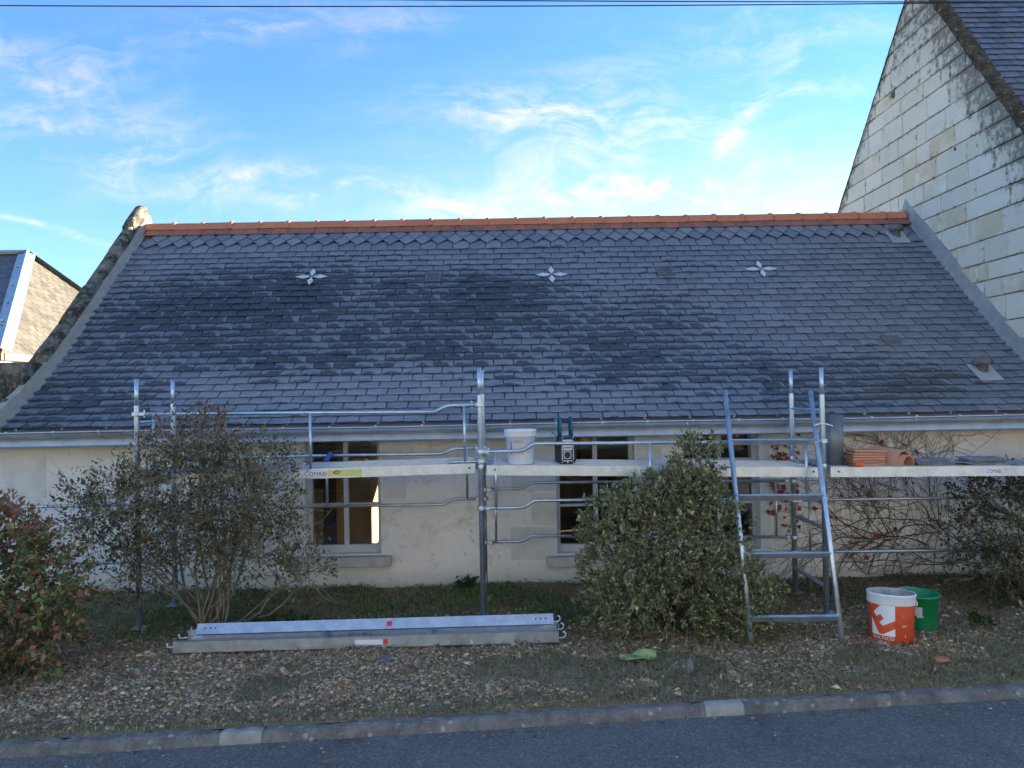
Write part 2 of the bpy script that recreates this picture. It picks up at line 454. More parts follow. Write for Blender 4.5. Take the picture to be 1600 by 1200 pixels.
class MB:
    def __init__(s): s.v = []; s.f = []; s.uv = []; s.at = []
    def add(s, v, f, uv=None, at=None):
        o = len(s.v); s.v += [tuple(p) for p in v]; s.f += [tuple(i + o for i in q) for q in f]
        s.uv += uv if uv else [None] * len(f)
        if at is not None: s.at += [at] * len(v)
        return s
    def box(s, x0, x1, y0, y1, z0, z1):
        v = [(x, y, z) for z in (z0, z1) for y in (y0, y1) for x in (x0, x1)]
        return s.add(v, [(0, 2, 3, 1), (4, 5, 7, 6), (0, 1, 5, 4), (2, 6, 7, 3), (0, 4, 6, 2), (1, 3, 7, 5)])
    def obox(s, c, ax, ay, az):
        c, ax, ay, az = map(Vector, (c, ax, ay, az))
        v = [c + ax * i + ay * j + az * k for k in (-1, 1) for j in (-1, 1) for i in (-1, 1)]
        return s.add(v, [(0, 2, 3, 1), (4, 5, 7, 6), (0, 1, 5, 4), (2, 6, 7, 3), (0, 4, 6, 2), (1, 3, 7, 5)])
    def tube(s, pts, r, n=8, caps=True):
        pts = [Vector(p) for p in pts]; m = len(pts)
        rs = r if isinstance(r, (list, tuple)) else [r] * m
        V = []; F = []
        t0 = (pts[1] - pts[0]).normalized()
        ref = Vector((0, 0, 1)) if abs(t0.z) < .9 else Vector((1, 0, 0))
        nx = t0.cross(ref).normalized()
        for i, p in enumerate(pts):
            t = (pts[min(i + 1, m - 1)] - pts[max(i - 1, 0)]).normalized()
            nx = (nx - t * nx.dot(t)).normalized(); ny = t.cross(nx)
            for k in range(n):
                a = 2 * math.pi * k / n
                V.append(p + (nx * math.cos(a) + ny * math.sin(a)) * rs[i])
        for i in range(m - 1):
            for k in range(n):
                k2 = (k + 1) % n
                F.append((i * n + k, i * n + k2, (i + 1) * n + k2, (i + 1) * n + k))
        if caps:
            F.append(tuple(range(n))[::-1]); F.append(tuple((m - 1) * n + k for k in range(n)))
        return s.add(V, F)
    def lathe(s, prof, n=24, c=(0, 0, 0), caps=False):
        V = []; F = []
        for r, z in prof:
            for k in range(n):
                a = 2 * math.pi * k / n
                V.append((c[0] + r * math.cos(a), c[1] + r * math.sin(a), c[2] + z))
        for i in range(len(prof) - 1):
            for k in range(n):
                k2 = (k + 1) % n
                F.append((i * n + k, i * n + k2, (i + 1) * n + k2, (i + 1) * n + k))
        if caps:
            F.append(tuple(range(n))[::-1]); F.append(tuple((len(prof) - 1) * n + k for k in range(n)))
        return s.add(V, F)
    def xf(s, M):
        s.v = [tuple(M @ Vector(p)) for p in s.v]; return s
    def mesh(s, name, mat, smooth=False):
        me = bpy.data.meshes.new(name); me.from_pydata(s.v, [], s.f)
        if mat: me.materials.append(MATS[mat])
        if any(u is not None for u in s.uv):
            L = me.uv_layers.new(name='UVMap'); i = 0
            for fi, f in enumerate(s.f):
                for k in range(len(f)):
                    L.data[i].uv = s.uv[fi][k] if s.uv[fi] else (0.5, 0.0); i += 1
        if s.at:
            a = me.attributes.new('rnd', 'FLOAT', 'POINT'); a.data.foreach_set('value', s.at)
        if smooth:
            me.polygons.foreach_set('use_smooth', [len(p.vertices) <= 4 for p in me.polygons])
        me.update()
        return me
    def build(s, name, mat, parent=None, smooth=False):
        return link(name, s.mesh(name, mat, smooth), parent)


def link(name, data, parent=None):
    o = bpy.data.objects.new(name, data); COL.objects.link(o)
    if parent is not None: par(o, parent)
    return o


ORIG = {}


def par(o, p):
    o.parent = p
    o.matrix_parent_inverse = ORIG.get(p.name, Matrix.Identity(4)).inverted()


def thing(name, loc, label, cat, group=None):
    o = bpy.data.objects.new(name, None); COL.objects.link(o); o.location = loc; o.empty_display_size = .1
    ORIG[o.name] = Matrix.Translation(loc)
    return tag(o, label, cat, group)


def tag(o, label, cat, group=None, kind=None):
    if label: o['label'] = label
    if cat: o['category'] = cat
    if group: o['group'] = group
    if kind: o['kind'] = kind
    return o


def kind(o, k, label=None):
    o['kind'] = k
    if label: o['label'] = label
    return o


def npmesh(name, V, F, mat, col=None, smooth=False):
    """V (n,3), F (m,k) arrays"""
    me = bpy.data.meshes.new(name); V = np.asarray(V, np.float32); F = np.asarray(F, np.int32)
    k = F.shape[1]
    me.vertices.add(len(V)); me.vertices.foreach_set('co', V.ravel())
    me.loops.add(F.size); me.loops.foreach_set('vertex_index', F.ravel())
    me.polygons.add(len(F)); me.polygons.foreach_set('loop_start', np.arange(0, F.size, k, dtype=np.int32))
    me.update(calc_edges=True); me.materials.append(MATS[mat])
    if col is not None:
        a = me.attributes.new('Col', 'FLOAT_COLOR', 'POINT')
        c = np.ones((len(V), 4), np.float32); c[:, :3] = col; a.data.foreach_set('color', c.ravel())
    if smooth: me.polygons.foreach_set('use_smooth', [True] * len(F))
    me.validate(); me.update()
    return me


def bevel_box(sx, sy, sz, b, seg=2):
    bm = bmesh.new(); bmesh.ops.create_cube(bm, size=1)
    for v in bm.verts: v.co = Vector((v.co.x * sx, v.co.y * sy, v.co.z * sz))
    bmesh.ops.bevel(bm, geom=bm.edges[:], offset=b, segments=seg, affect='EDGES', profile=.5)
    V = [v.co.copy() for v in bm.verts]; bm.verts.index_update()
    F = [tuple(v.index for v in f.verts) for f in bm.faces]; bm.free()
    return V, F


_txt = {}


def text_geo(s, size):
    """flat glyph outlines as triangles in the XY plane, origin at left baseline"""
    cu = bpy.data.curves.new('lettering', 'FONT'); cu.body = s; cu.size = size; cu.resolution_u = 3
    o = bpy.data.objects.new('lettering', cu); COL.objects.link(o)
    dg = bpy.context.evaluated_depsgraph_get(); me = o.evaluated_get(dg).to_mesh()
    V = [v.co.copy() for v in me.vertices]; F = [tuple(p.vertices) for p in me.polygons]
    o.evaluated_get(dg).to_mesh_clear(); bpy.data.objects.remove(o); bpy.data.curves.remove(cu)
    return V, F


# ------------------------------------------------------------------ roof profile of the low house
E = .131
XL, XR = -5.0, 5.755
_s = np.linspace(0, 4.30, 260)
_t = np.radians(np.interp(_s / E, [0, 7, 14, 27], [28.7, 36.3, 42.6, 42.0]))
_d = np.concatenate([[0], np.cumsum(np.cos((_t[1:] + _t[:-1]) / 2) * np.diff(_s))]) + 7.61
_z = np.concatenate([[0], np.cumsum(np.sin((_t[1:] + _t[:-1]) / 2) * np.diff(_s))]) + 1.721


def prof(s):
    if s < 0:
        return 7.61 + s * math.cos(_t[0]), 1.721 + s * math.sin(_t[0]), float(_t[0])
    return float(np.interp(s, _s, _d)), float(np.interp(s, _s, _z)), float(np.interp(s, _s, _t))


RIDGE_D, RIDGE_Z, _ = prof(4.20)
WALL = 7.95


def roof_z(d):
    if d <= RIDGE_D: return float(np.interp(d, _d, _z))
    return RIDGE_Z - (d - RIDGE_D) * .84


# ================================================================== SETTING
gm = MB(); gm.add([(-900, -900, -.085), (900, -900, -.085), (900, 900, -.085), (-900, 900, -.085)], [(0, 1, 2, 3)])
kind(gm.build('ground', 'far_field'), 'structure')


def kerb_back(x): return 4.546 + (x + 2.987) * .0832


def gnoise(x, y, s=1.0, seed=0):
    return mnoise.noise(Vector((x * s + seed, y * s - seed, seed * .37)))


# verge between kerb and house
nx_, ny_ = 150, 46
xs = np.linspace(-13, 15, nx_); vv = []; ff = []
for x in xs:
    y0 = kerb_back(x) + .002
    for j in range(ny_):
        y = y0 + (8.1 - y0) * j / (ny_ - 1)
        edge = min(1, j / 3)
        z = .012 + edge * (.030 * gnoise(x, y, 1.3, 3) + .016 * gnoise(x, y, 4.5, 8)) + .02 * max(0, (y - 7.3) / .7)
        vv.append((x, y, z))
for i in range(nx_ - 1):
    for j in range(ny_ - 1):
        a = i * ny_ + j; ff.append((a, a + ny_, a + ny_ + 1, a + 1))
verge = npmesh('verge', vv, ff, 'soil', smooth=True)
kind(link('verge', verge), 'structure')


def ground_z(x, y):
    y0 = kerb_back(x)
    edge = min(1, max(0, (y - y0) / (3.2 / 45 * 3)))
    return .012 + edge * (.030 * gnoise(x, y, 1.3, 3) + .016 * gnoise(x, y, 4.5, 8)) + .02 * max(0, (y - 7.3) / .7)


rm = MB()
N = 40
rv = []
for i in range(N + 1):
    x = -40 + 80 * i / N
    rv += [(x, -6.5 + x * .0832, -.046), (x, kerb_back(x) - .05, -.046)]
rm.add(rv, [(2 * i, 2 * i + 2, 2 * i + 3, 2 * i + 1) for i in range(N)])
kind(rm.build('road', 'asphalt'), 'structure')

# kerb of separate stones
kerb = thing('kerb', (0, 4.7, 0), None, None); kerb['kind'] = 'structure'
kx = [-13, -12, -11, -10, -9, -8, -7, -6, -5, -4.02, -3.35, -2.62, -1.72, -1.475, -.55, .42, 1.22, 1.47, 2.45, 3.4, 4.4, 5.4, 6.4, 7.4, 8.4, 9.4, 10.4, 11.4, 12.4, 13.4, 14.4]
kd = Vector((1, .0832, 0)).normalized(); kn = Vector((-.0832, 1, 0)).normalized()
for i in range(len(kx) - 1):
    a, b = kx[i] + .0012, kx[i + 1] - .0012
    patch = abs(a - (-1.714)) < .01 or abs(a - 1.226) < .01
    prof_k = [(0, -.09), (0, .015), (-.03, .017), (-.062, .013), (-.078, .002), (-.094, -.044), (-.096, -.09)]
    n = max(2, int((b - a) / .03)); V = []; F = []
    for q in range(n + 1):
        x = a + (b - a) * q / n
        for k, (py, pz) in enumerate(prof_k):
            j = .008 * gnoise(x, k * .7, 6, 2) + .007 * gnoise(x, k, 17, 5) + .005 * gnoise(x, k * 2.3, 41, 9)
            c = .003 if q in (0, n) and 0 < k < 6 else 0
            V.append((x - kn.x * 0, kerb_back(x) + py + j + (c if k > 2 else 0), pz + (j if 0 < k < 5 else 0) - c + (.004 if patch else 0)))
    m = len(prof_k)
    for q in range(n):
        for k in range(m - 1):
            F.append((q * m + k, q * m + k + 1, (q + 1) * m + k + 1, (q + 1) * m + k))
    F.append(tuple(range(m))[::-1]); F.append(tuple(n * m + k for k in range(m)))
    MB().add(V, F).build('kerb_stone', 'kerb_patch' if patch else 'kerb_concrete', kerb, smooth=False)

# ================================================================== LOW HOUSE
house = thing('low_house', (.4, 8.0, 0), 'low cream rendered house under a long slate roof with orange ridge tiles', 'house')

WIN = [(-2.075, -1.30, .37), (.515, 1.335, .33), (1.83, 2.63, .33)]
wall = MB()
xb = [-5.36] + [v for w in WIN for v in w[:2]] + [5.75]
for i in range(0, len(xb), 2): wall.box(xb[i], xb[i + 1], WALL, WALL + .38, -.09, 1.86)
for a, b, z in WIN:
    wall.box(a, b, WALL, WALL + .38, -.09, z); wall.box(a, b, WALL, WALL + .38, 1.62, 1.86)
wall.build('front_wall', 'lime_render', house)
# quoin stones dressed round the openings, a few mm proud of the render
for (a, b, z0, z1) in [(.045, .508, .985, 1.165), (.25, .508, .635, .97), (.035, .508, .27, .62), (.2, .508, 1.18, 1.55),
                       (2.636, 2.745, .30, 1.6), (2.752, 2.97, .30, 1.6), (-2.39, -2.16, 1.28, 1.54), (-1.285, -.93, 1.27, 1.56),
                       (-1.285, -1.03, .93, 1.25), (1.345, 1.62, 1.2, 1.56), (1.345, 1.53, .72, 1.18), (-5.2, -4.72, 1.0, 1.46)]:
    q = MB(); V, F = bevel_box(b - a - .008, .05, z1 - z0 - .008, .006, 1)
    q.add([(v.x + (a + b) / 2, v.y + WALL + .0215, v.z + (z0 + z1) / 2) for v in V], F)
    q.build('quoin_stone', 'quoin_stone', house)

# side, back walls, floor
lw = MB(); n = 30
ys = np.linspace(WALL + .38, 13.4, n)
V = []; F = []
for y in ys: V += [(-5.2, y, -.09), (-5.2, y, roof_z(y) - .02), (-5.02, y, -.09), (-5.02, y, roof_z(y) - .02)]
for i in range(n - 1):
    a = 4 * i; F += [(a, a + 4, a + 5, a + 1), (a + 2, a + 3, a + 7, a + 6)]
lw.add(V, F).build('gable_wall', 'interior_plaster', house)
bw = MB(); bw.box(-5.2, 3.9, 13.2, 13.4, -.09, 2.20).box(5.6, 5.75, 13.2, 13.4, -.09, 2.20).box(3.9, 5.6, 13.2, 13.4, 2.15, 2.20).box(3.9, 5.6, 13.2, 13.4, -.09, 1.35)
bw.build('back_wall', 'interior_plaster', house)
MB().box(-5.2, 5.75, WALL + .38, 13.2, -.09, .06).build('floor', 'interior_wood', house)
MB().box(-2.15, -1.72, 9.75, 10.35, .06, 1.7).build('chimney_breast', 'interior_plaster', house)
MB().box(-3.0, -2.15, 9.0, 9.04, .06, .92).build('room_divider', 'interior_plaster', house)
MB().box(-4.6, 1.2, 12.3, 12.4, .06, 2.6).build('partition', 'interior_wood', house)
MB().box(2.2, 3.8, 11.0, 11.08, .06, 2.6).build('partition', 'interior_wood', house)  # added to hide the bright back opening from the right-hand window

# windows
for a, b, z0 in WIN:
    fr = MB(); Y0, Y1 = 8.07, 8.13; zt = 1.64; cx = (a + b) / 2 + .01
    zz = [1.30, .865] if a < 0 else [1.26, .81]
    fr.box(a + .002, a + .045, Y0, Y1, z0, zt).box(b - .045, b - .002, Y0, Y1, z0, zt)
    fr.box(a + .045, b - .045, Y0 - .004, Y1, z0, z0 + .075).box(a + .045, b - .045, Y0, Y1, zt - .04, zt)
    fr.box(cx - .024, cx + .024, Y0 - .008, Y1 - .002, z0 + .075, zt - .04)
    for z in zz:
        fr.box(a + .045, cx - .024, Y0 + .004, Y1 - .004, z - .013, z + .013); fr.box(cx + .024, b - .045, Y0 + .004, Y1 - .004, z - .013, z + .013)
    w = fr.build('window', 'window_paint', house)
    zs = [z0 + .075, zz[1] - .013, zz[1] + .013, zz[0] - .013, zz[0] + .013, zt - .04]
    for xa, xc in ((a + .045, cx - .024), (cx + .024, b - .045)):
        for k in (0, 2, 4):
            g = MB(); g.add([(xa, 8.1, zs[k]), (xc, 8.1, zs[k]), (xc, 8.1 + random.uniform(-.002, .002), zs[k + 1]), (xa, 8.1, zs[k + 1])], [(0, 1, 2, 3)])
            g.build('pane', 'window_glass', w)
    sl = MB(); V, F = bevel_box(b - a + .23, .29, .105, .012, 2)
    sl.add([(v.x + cx - .012, v.y + 7.985, v.z + z0 - .066 - .08 * (v.y < 0) * 0 + .02 * v.y) for v in V], F)
    sl.build('window_sill', 'sill_stone', w)

# roof carcass: one closed sheet, front curve and back slope
rf = MB(); V = []; F = []
pts = [prof(s)[:2] for s in np.linspace(-.03, 4.20, 44)] + [(y, roof_z(y)) for y in np.linspace(RIDGE_D + .1, 13.42, 8)]
for y, z in pts: V += [(XL - .15, y, z - .012), (XR, y, z - .012), (XL - .15, y, z - .05), (XR, y, z - .05)]
for i in range(len(pts) - 1):
    a = 4 * i; F += [(a, a + 1, a + 5, a + 4), (a + 2, a + 6, a + 7, a + 3), (a, a + 4, a + 6, a + 2), (a + 1, a + 3, a + 7, a + 5)]
F.append((0, 2, 3, 1))
roof = rf.add(V, F).build('roof', 'slate_old', house)


def slate_geo(w, L, t, a, vis, jit=1.0):
    """one slate in its own frame: x across, y up the slope, z off the roof; returns verts, faces, uvs"""
    h = w / 2; r = lambda k: random.uniform(-k, k) * jit
    xb = [-h + r(.002), -h * .35, h * .3, h + r(.002)]
    yb = [r(.0035) + .004, r(.003), r(.003), r(.0035) + .004]
    V = []
    for top in (0, 1):
        for i in range(4): V.append((xb[i], yb[i], a * (1 - yb[i] / L) + top * t))
    V += [(-h, L, 0), (h, L, 0), (-h, L, t), (h, L, t)]
    F = [(4, 5, 6, 7, 11, 10), (0, 3, 2, 1), (0, 1, 5, 4), (1, 2, 6, 5), (2, 3, 7, 6), (3, 9, 11, 7), (0, 4, 10, 8), (0, 8, 9, 3)]
    uv = [[(V[i][0] / w + .5, V[i][1] / vis) for i in f] for f in F]
    return V, F, uv


SW = .2205
variants = []
for k in range(10):
    V, F, uv = slate_geo(SW - .011, .20, .0042, .026, E)
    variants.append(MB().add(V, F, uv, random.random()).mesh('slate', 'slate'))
field = MB(); hooks = MB(); count = 0
OPEN = [(-.888, 2.838), (2.089, 2.906)]
for row in range(28):
    s = row * E - .012
    vis = E if row < 27 else .14
    d, z, t = prof(s); d2, z2, _ = prof(s + vis); t = math.atan2(z2 - z, d2 - d)
    off = (SW / 2 if row % 2 else 0) + random.uniform(-.012, .012)
    x = XL + .03 + off - SW
    while x < XR:
        a, b = max(x, XL + .012), min(x + SW, XR - .03)
        x += SW
        if b - a < .03: continue
        cx = (a + b) / 2; w = b - a
        jz = random.uniform(0, .003); rz = random.uniform(-.006, .006)
        if row < 27:
            hM = Matrix.Translation((cx + random.uniform(-.006, .006), d, z + jz)) @ Matrix.Rotation(t, 4, 'X')
            hooks.obox(hM @ Vector((0, .006, .0315)), Vector((.0022, 0, 0)), hM.to_3x3() @ Vector((0, .010, -.001)), hM.to_3x3() @ Vector((0, 0, .0015)))
        if row < 6 and w > SW - .004 and count < 300:
            o = link('slate', variants[random.randrange(10)], roof); count += 1
            o.rotation_euler = (t + random.uniform(-.006, .006), 0, rz); o.location = (cx, d, z + jz)
        else:
            V, F, uv = slate_geo(w - .011, .20 if row < 27 else .24, .0042, .026, vis)
            M = Matrix.Translation((cx, d, z + jz)) @ Matrix.Rotation(t, 4, 'X') @ Matrix.Rotation(rz, 4, 'Z')
            field.add([M @ Vector(v) for v in V], F, uv, random.random())
kind(hooks.build('slate_hooks', 'galvanised_steel', roof), 'stuff')
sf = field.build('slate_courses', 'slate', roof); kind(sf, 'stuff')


def on_roof(x, s, n=0.0):
    d, z, t = prof(s)
    return Matrix.Translation((x, d, z)) @ Matrix.Rotation(t, 4, 'X') @ Matrix.Translation((0, 0, n))


# diamond slates under the ridge
dm = []
for k in range(4):
    V = []; hw, hh = SW / 2 - .0015, .134
    j = lambda: random.uniform(-.002, .002)
    for zz in (0, .007):
        V += [(j(), -hh, zz + .010), (hw + j(), 0, zz + .005), (j(), hh, zz), (-hw + j(), 0, zz + .005)]
    F = [(4, 5, 6, 7), (0, 3, 2, 1), (0, 1, 5, 4), (1, 2, 6, 5), (2, 3, 7, 6), (3, 0, 4, 7)]
    uv = [[(.5, 1.2)] * 4 for f in F]
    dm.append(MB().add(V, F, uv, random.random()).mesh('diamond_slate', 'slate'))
for layer, sc, n0, off in ((0, 3.793, .020, 0), (1, 3.925, .027, SW / 2)):
    x = XL + .17 + off
    while x < XR - .12:
        o = link('diamond_slate', random.choice(dm), roof); M = on_roof(x, sc, n0)
        o.rotation_euler = (M.to_euler().x + random.uniform(-.008, .008), 0, random.uniform(-.012, .012)); o.location = M.translation
        x += SW

# flat clay tiles and half-round ridge tiles
x = XL + .05
fm = [MB().add(*bevel_box(.192, .24, .016, .003, 1)).mesh('flat_tile', 'clay_flat') for _ in range(2)]
while x < XR - .05:
    o = link('flat_tile', random.choice(fm), roof); M = on_roof(x + .097, 4.09, .044)
    o.rotation_euler = (M.to_euler().x - .03, 0, random.uniform(-.006, .006)); o.location = M.translation
    x += .1955
V = []; F = []; L = .415
rp = []
secs = [(0, .112), (.345, .112), (.350, .122), (.362, .1265), (.385, .1265), (.398, .122), (.402, .113), (L, .112)]
na = 12
for (xx, r) in secs:
    for k in range(na + 1):
        a = math.pi * k / na
        V.append((xx, -r * math.cos(a) * 1.02, r * math.sin(a)))
for i in range(len(secs) - 1):
    for k in range(na):
        p = i * (na + 1) + k; F.append((p, p + na + 1, p + na + 2, p + 1))
rt_mesh = MB().add(V, F).mesh('ridge_tile', 'clay_ridge', smooth=True)
x = XL + .03; k = 0
while x < XR - .1:
    o = link('ridge_tile', rt_mesh, roof); o.location = (x, RIDGE_D, RIDGE_Z - .022 + random.uniform(-.003, .003)); o.rotation_euler = (0, random.uniform(-.006, .006), random.uniform(-.004, .004))
    l = min(L, XR - .03 - x); o.scale = (l / L, 1, 1); x += .400

# star inlays: four pale lozenges each
for (sx, ss, lean) in ((-2.446, 2.89, 0), (.630, 2.85, 0), (3.334, 2.90, 0)):
    bk = MB(); V, F = bevel_box(.5, .34, .006, .002, 1)
    for ang in range(4):
        Lr = .205; Wd = .038 if ang % 2 else .043
        if ang % 2: Lr = .19
        V = []
        for zz in (.0, .006): V += [(.012, 0, zz), (Lr * .52, -Wd, zz), (Lr, 0, zz), (Lr * .52, Wd, zz)]
        F = [(4, 5, 6, 7), (0, 3, 2, 1), (0, 1, 5, 4), (1, 2, 6, 5), (2, 3, 7, 6), (3, 0, 4, 7)]
        M = on_roof(sx, ss, .037) @ Matrix.Rotation(ang * math.pi / 2, 4, 'Z')
        p = MB().add([M @ Vector(v) for v in V], F).build('star_petal', 'star_zinc', roof)
# vent tiles with a grid of slots
for (vx, vs) in OPEN:
    M = on_roof(vx, vs, .041); t = MB()
    V, F = bevel_box(.20, .20, .014, .004, 1); t.add([M @ Vector(v) for v in V], F)
    t.build('vent_tile', 'zinc_dark', roof)
    gr = MB()
    for i in range(8):
        for j in range(4):
            gr.obox(M @ Vector((-.07 + .02 * i, -.06 + .04 * j, .009)), M.to_3x3() @ Vector((.005, 0, 0)), M.to_3x3() @ Vector((0, .014, 0)), M.to_3x3() @ Vector((0, 0, .004)))
    gr.build('vent_grille', 'lead_vent', roof)
M = on_roof(4.435, 1.40, .036); V, F = bevel_box(.205, .145, .010, .003, 1)
MB().add([M @ Vector(v) for v in V], F).build('vent_slate', 'lead_vent', roof)
# domed pipe vents
for (vx, vs, sc) in ((5.40, 3.70, 1.0), (5.17, .79, 1.05)):
    M = on_roof(vx, vs, .036)
    pl = MB(); V, F = bevel_box(.24 * sc, .30 * sc, .006, .002, 1); pl.add([M @ Vector((v.x, v.y - .06, v.z)) for v in V], F)
    pl.build('flashing_plate', 'zinc_bright', roof)
    b = M.translation + Vector((0, -.01, .0))
    MB().lathe([(.050 * sc, -.06), (.050 * sc, .045), (.085 * sc, .048), (.098 * sc, .065), (.095 * sc, .09), (.07 * sc, .125), (.03 * sc, .14), (.002, .142)], 24, b).build('vent_cowl', 'lead_vent', roof, True)

# flashings and mortar fillets along both verges
for side, X0, dx, mat in ((0, XL, 1, 'grey_mortar'), (1, XR, -1, 'blue_mortar')):
    z_ = MB(); V = []; F = []; ss = np.linspace(-.03, 4.06, 40)
    for s in ss:
        d, z, t = prof(s); nx = Vector((0, -math.sin(t), math.cos(t)))
        for q, h in ((.002, .03), (.045, .022), (.048, .016), (.002, .01)):
            p = Vector((X0 + dx * q, d, z)) + nx * h; V.append(tuple(p))
    for i in range(len(ss) - 1):
        for k in range(3): F.append((i * 4 + k, i * 4 + k + 1, i * 4 + 5 + k, i * 4 + 4 + k))
    z_.add(V, F).build('flashing', 'zinc', roof)
    f_ = MB(); V = []; F = []; ss = list(np.linspace(-.02 if side else .0, 4.20, 50)); H = .28 if side else .18
    ptsf = [(prof(s)[0], prof(s)[1]) for s in ss] + [(y, roof_z(y)) for y in np.linspace(RIDGE_D + .1, RIDGE_D + (.35 if side else .5), 3)]
    for i, (d, z) in enumerate(ptsf):
        w = .012 * gnoise(d * 3, side, 2, 4)
        hh = H + w + (.0 if not side else -.12 * max(0, (d - RIDGE_D) / .3))
        for q, h in ((.03, -.02), (.026, .03), (.016, hh * .6), (.004, hh), (-.06, hh + .004)): V.append((X0 + dx * q, d, z + h))
    for i in range(len(ptsf) - 1):
        for k in range(4):
            a = i * 5 + k; F.append((a, a + 1, a + 6, a + 5))
    F.append((0, 1, 2, 3, 4))
    f_.add(V, F).build('mortar_fillet', mat, house)

# parapet copings on the left gable, weathered stones laid up the slope
def coping(d0, d1, n, top):
    V = []; F = []
    cs = [(0.005, .15), (-.004, top - .03), (-.03, top), (-.09, top + .012), (-.15, top - .02), (-.175, top - .07), (-.175, -.25)]
    m = len(cs)
    for i in range(n + 1):
        d = d0 + (d1 - d0) * i / n; z = roof_z(d)
        e = .03 if i in (0, n) else 0
        for k, (q, h) in enumerate(cs):
            j = .018 * gnoise(d * 3, k * .8, 1.6, 7) + .012 * gnoise(d * 9, k * 1.7, 1.0, 12)
            V.append((XL + q + (j if 0 < k < 6 else 0) - (e * .4 if k == 1 else 0), d, z + h + (j * 1.2 if 0 < k < 6 else 0) - (e * .5 if 0 < k < 5 else 0)))
    for i in range(n):
        for k in range(m - 1): F.append((i * m + k, i * m + k + 1, (i + 1) * m + k + 1, (i + 1) * m + k))
    F.append(tuple(range(m))[::-1]); F.append(tuple(n * m + k for k in range(m)))
    return MB().add(V, F)


para = thing('gable_parapet', (-5.1, 8.2, 1.7), None, None)
ORIG[para.name] = Matrix.Translation((-5.1, 8.2, 1.7)); del_par = para
par(para, house)
ORIG[para.name] = Matrix.Translation((-5.1, 8.2, 1.7))
bounds = [8.42, 8.95, 9.5, 10.02, 10.5, 11.06, 11.7, 12.4, 13.3]
for i in range(len(bounds) - 1):
    coping(bounds[i] + .004, bounds[i + 1] - .004, 9, .275 + (.09 if i == 4 else .02 * (i % 2))).build('coping_stone', 'lichen_stone', para, True)


def rough_block(x0, x1, y0, y1, z0, z1, mat, parent, name, n=5, amp=.012):
    bm = bmesh.new(); bmesh.ops.create_cube(bm, size=1)
    bmesh.ops.bevel(bm, geom=bm.edges[:], offset=.05, segments=2, affect='EDGES', profile=.6)
    bmesh.ops.subdivide_edges(bm, edges=bm.edges[:], cuts=2, use_grid_fill=True)
    for v in bm.verts:
        p = Vector(((x0 + x1) / 2 + v.co.x * (x1 - x0), (y0 + y1) / 2 + v.co.y * (y1 - y0), (z0 + z1) / 2 + v.co.z * (z1 - z0)))
        nn = mnoise.noise_vector(p * 5) * amp + mnoise.noise_vector(p * 14) * amp * .5
        v.co = p + nn
    me = bpy.data.meshes.new(name); bm.to_mesh(me); bm.free(); me.materials.append(MATS[mat])
    me.polygons.foreach_set('use_smooth', [True] * len(me.polygons))
    return link(name, me, parent)


rough_block(-5.30, -5.015, 8.06, 8.52, 1.66, 2.42, 'lichen_stone', para, 'kneeler_stone')
rough_block(-5.42, -5.17, 7.74, 8.06, 1.72, 2.06, 'lichen_stone', para, 'kneeler_stone')
rough_block(-5.165, -5.015, 7.78, 8.06, 1.60, 2.03, 'lichen_stone', para, 'kneeler_stone')
MB().box(-5.45, -5.02, 7.62, 7.80, 1.735, 1.765).build('zinc_cap', 'zinc', para)
MB().box(-5.45, -5.02, 7.70, 8.0, 1.60, 1.733).build('kneeler_base', 'grey_mortar', para)

# gutter with brackets and the zinc strip under it
gu = MB(); V = []; F = []; r = .058; gy, gz = 7.555, 1.690
ax = np.linspace(-5.42, 5.75, 24); ang = [math.pi * k / 10 for k in range(11)]
pr = [(-math.cos(a) * r, -math.sin(a) * r) for a in ang]
pr = [(-r - .004, .012), (-r - .012, .006), (-r - .008, -.004)] + pr + [(r * .93, -.002)] + [(-math.cos(a) * r * .93, -math.sin(a) * r * .93) for a in ang[::-1]]
for x in ax:
    sag = .004 * math.sin(x * 1.3)
    for (py, pz) in pr: V.append((x, gy + py, gz + pz + sag))
m = len(pr)
for i in range(len(ax) - 1):
    for k in range(m - 1): F.append((i * m + k, (i + 1) * m + k, (i + 1) * m + k + 1, i * m + k + 1))
gutter = gu.add(V, F).build('gutter', 'zinc', house, True)
bx_ = -5.28
hook = MB(); V = []; F = []
hp = [(-r - .018, .020), (-r - .022, .004)] + [(-math.cos(a) * (r + .004), -math.sin(a) * (r + .004)) for a in ang] + [(r + .02, .05)]
for xx in (-.012, .012):
    for (py, pz) in hp: V.append((xx, py, pz))
m2 = len(hp); F = [(k, k + 1, m2 + k + 1, m2 + k) for k in range(m2 - 1)]
hook_me = hook.add(V, F).mesh('gutter_bracket', 'zinc')
while bx_ < 5.7:
    o = link('gutter_bracket', hook_me, gutter); o.location = (bx_, gy, gz); bx_ += .438 + random.uniform(-.02, .02)
fx = [-5.42, -2.95, -.95, 1.5, 4.12, 5.75]
for i in range(len(fx) - 1):
    fs = MB(); a, b = fx[i], fx[i + 1]
    V = [(a, 7.625, 1.655), (b, 7.625, 1.655), (a, 7.595, 1.560), (b, 7.595, 1.560), (a, 7.588, 1.553), (b, 7.588, 1.553), (a, 7.60, 1.548), (b, 7.60, 1.548), (a, 7.97, 1.552), (b, 7.97, 1.552)]
    fs.add(V, [(0, 2, 3, 1), (2, 4, 5, 3), (4, 6, 7, 5), (6, 8, 9, 7)]).build('zinc_fascia', 'zinc', house)

